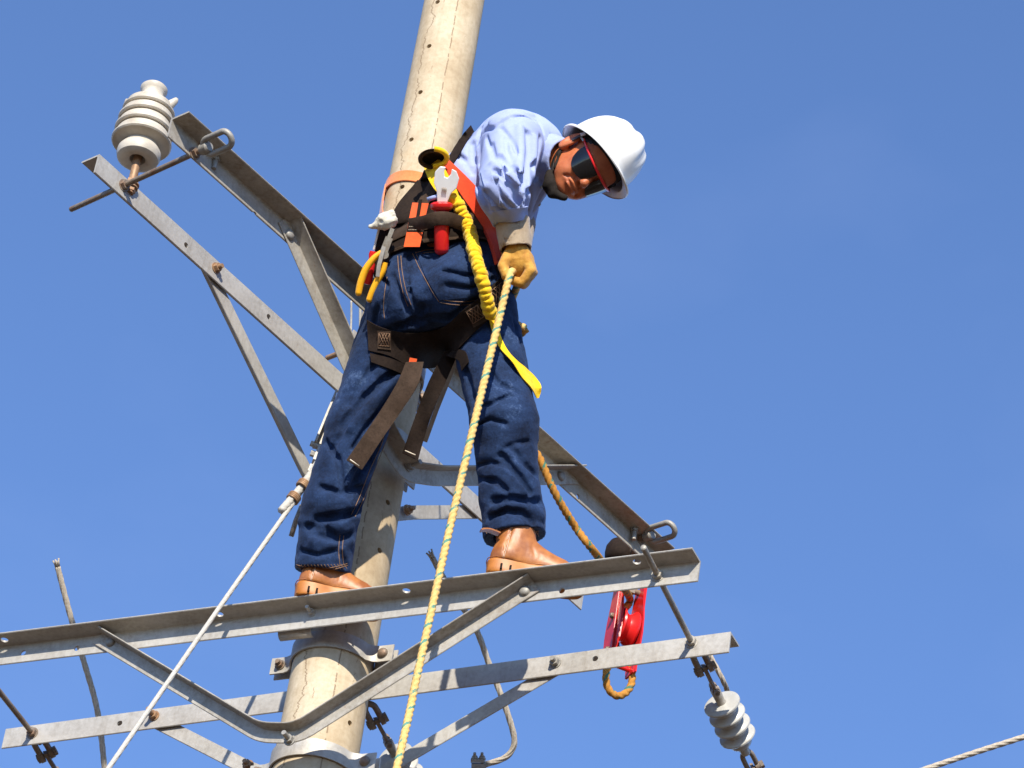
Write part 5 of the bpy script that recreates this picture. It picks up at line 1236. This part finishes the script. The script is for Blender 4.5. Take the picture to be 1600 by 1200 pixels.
# ---- pliers, screwdriver and rag on the left hip
t0 = .52
PLY = empty('pliers', J(590, 420, t0), 'pliers with yellow handles hanging at the worker\'s left hip', 'pliers')
for pts, r_ in (([(600, 392), (585, 403), (572, 420), (564, 440), (560, 458)], [.008, .0095, .0105, .0105, .0098]), ([(602, 410), (598, 424), (589, 440), (582, 455), (577, 468)], [.008, .0095, .0100, .0100, .0092])):
    P = catmull(np.array([V(x, y, t0) for x, y in pts]), 8); v, f, _, _ = tube_vf(v2w(P), np.interp(np.linspace(0, 1, len(P)), np.linspace(0, 1, 5), r_), 18); mb = MB().add(v, f); e = v2w(P[-1:])[0]
    mb.add(*[x for x in lathe_vf([(.0095*math.cos(a), .009*math.sin(a)) for a in np.linspace(0, 1.57, 6)], e, v2w(P[-1:])[0]-v2w(P[-2:-1])[0], 16)]); mb.build('handle', 'yelpl', PLY, 'auto')
mb = MB(); q = J(603, 385, t0); mb.add(*box_vf(q, unit(UP*.9+RT*.35)*.028, unit(RT*.9-UP*.35)*.011, FW*.006)); mb.add(*cyl_vf(J(601, 398, t0-.01), J(601, 398, t0+.012), .012, 18)); mb.add(*box_vf(J(610, 366, t0), unit(UP*.9+RT*.35)*.018, unit(RT*.9-UP*.35)*.006, FW*.005)); mb.build('plier_head', 'steel2', PLY, 'auto')
SD = empty('screwdriver', J(582, 420, t0-.03), 'red handled screwdriver behind the yellow pliers', 'screwdriver')
v, f = lathe_vf([(0, 0), (.010, .002), (.014, .012), (.013, .06), (.009, .075), (.012, .09), (.010, .1), (0, .1)], J(573, 445, t0-.035), J(586, 380, t0-.035)-J(573, 445, t0-.035), 20); link('handle', v, f, 'redpl', SD, 'auto')
v, f = cyl_vf(J(584, 390, t0-.035), J(596, 340, t0-.035), .0035, 12); link('shank', v, f, 'chrome', SD, 'auto')
def rag_d(P): 
    d = ell_d(P, V(604, 345, t0-.02), (.030, .024, .024)); d = smin(d, seg_d(P, V(600, 350, t0-.02), V(579, 353, t0-.02), .014, .006), .01); d = smin(d, seg_d(P, V(608, 345, t0-.02), V(612, 334, t0-.02), .012, .010), .012); return d-.006*crumple(P, 75, 17)
F_ = Field(rag_d, V(565, 375, t0-.09), V(635, 315, t0+.05), .003, .02); a_, b_ = F_.mesh(); tag(vlink('rag', a_, b_, 'rag'), 'crumpled white rag tucked into the belt at the left hip', 'rag')
sheet('tool_pouch', [(592, 352, .45), (588, 385, .46), (584, 425, .47)], [(614, 350, .46), (612, 385, .47), (606, 420, .48)], 'web', HAR, .012, K=5)
v, f = ribbon_vf([J(600, 385, t0+.014), J(592, 415, t0+.016), J(590, 432, t0+.014)], [-FW]*3, .012, .002); link('pouch_clip', v, f, 'steel', HAR, 'auto')
# ---- rope grab by the hip
RG = empty('rope_grab', J(566, 535, .42), 'orange and yellow rope grab hook at the worker\'s left hip, below the pliers', 'rope grab')
out = [(568, 503), (578, 500), (580, 520), (576, 545), (568, 556), (560, 562), (554, 556), (556, 535), (561, 515)]
Pn_ = np.array([J(x, y, .42) for x, y in out]); n = len(out); v = np.concatenate([Pn_+FW*.012, Pn_-FW*.012]); f = [list(range(n)), list(range(n, 2*n))[::-1]]+[[i, (i+1) % n, n+(i+1) % n, n+i] for i in range(n)]
o = link('hook_body', v, f, 'strap_or', RG, False); fix_normals(o)
mb = MB(); hexbolt(mb, J(563, 527, .435), -FW, .009, .006, .0); hexbolt(mb, J(563, 542, .435), -FW, .009, .006, .0); mb.build('rivets', 'rod', RG, 'auto')
v, f, _, _ = tube_vf([J(561, 558, .435), J(567, 551, .435), J(573, 543, .435)], .006, 10); link('yellow_gate', v, f, 'yelpl', RG, True)

# ---- working rope: ground, fist, behind the thigh, up to the pulley
C_, ax, dn, fr = PC
down = [J(-60, 4200, 5.6), J(330, 2450, 3.3), J(615, 1222, 1.66), J(650, 1064, 1.42), J(700, 838, 1.13), J(745, 645, .91), J(780, 498, .72), J(796, 432, .655), J(803, 424, .600)]
rope('hand_line', down+[J(809, 424, .560), J(808, 446, .49), J(799, 472, .34), J(800, 500, .24), J(821, 513, .22)], .0118, 'rope', pitch=.056, depth=.32, smooth_n=20, step=.0055, label='yellow twisted rope with teal flecks running from the worker\'s glove down past the frame', cat='rope')
rope('pulley_line', [J(822, 514, .22), J(803, 540, .20), J(800, 610, .24), J(822, 690, .30), J(842, 714, .32), J(866, 768, .34), J(898, 822, .31), J(936, 872, .25), C_-dn*.125, C_-dn*.085-fr*.025, C_-dn*.040-fr*.052, C_-fr*.060, C_+dn*.03-fr*.055, C_+dn*.08-fr*.03], .0125, 'rope2', pitch=.056, depth=.32, smooth_n=20, step=.0055, label='worn orange rope running behind the worker\'s right leg to the red pulley', cat='rope')
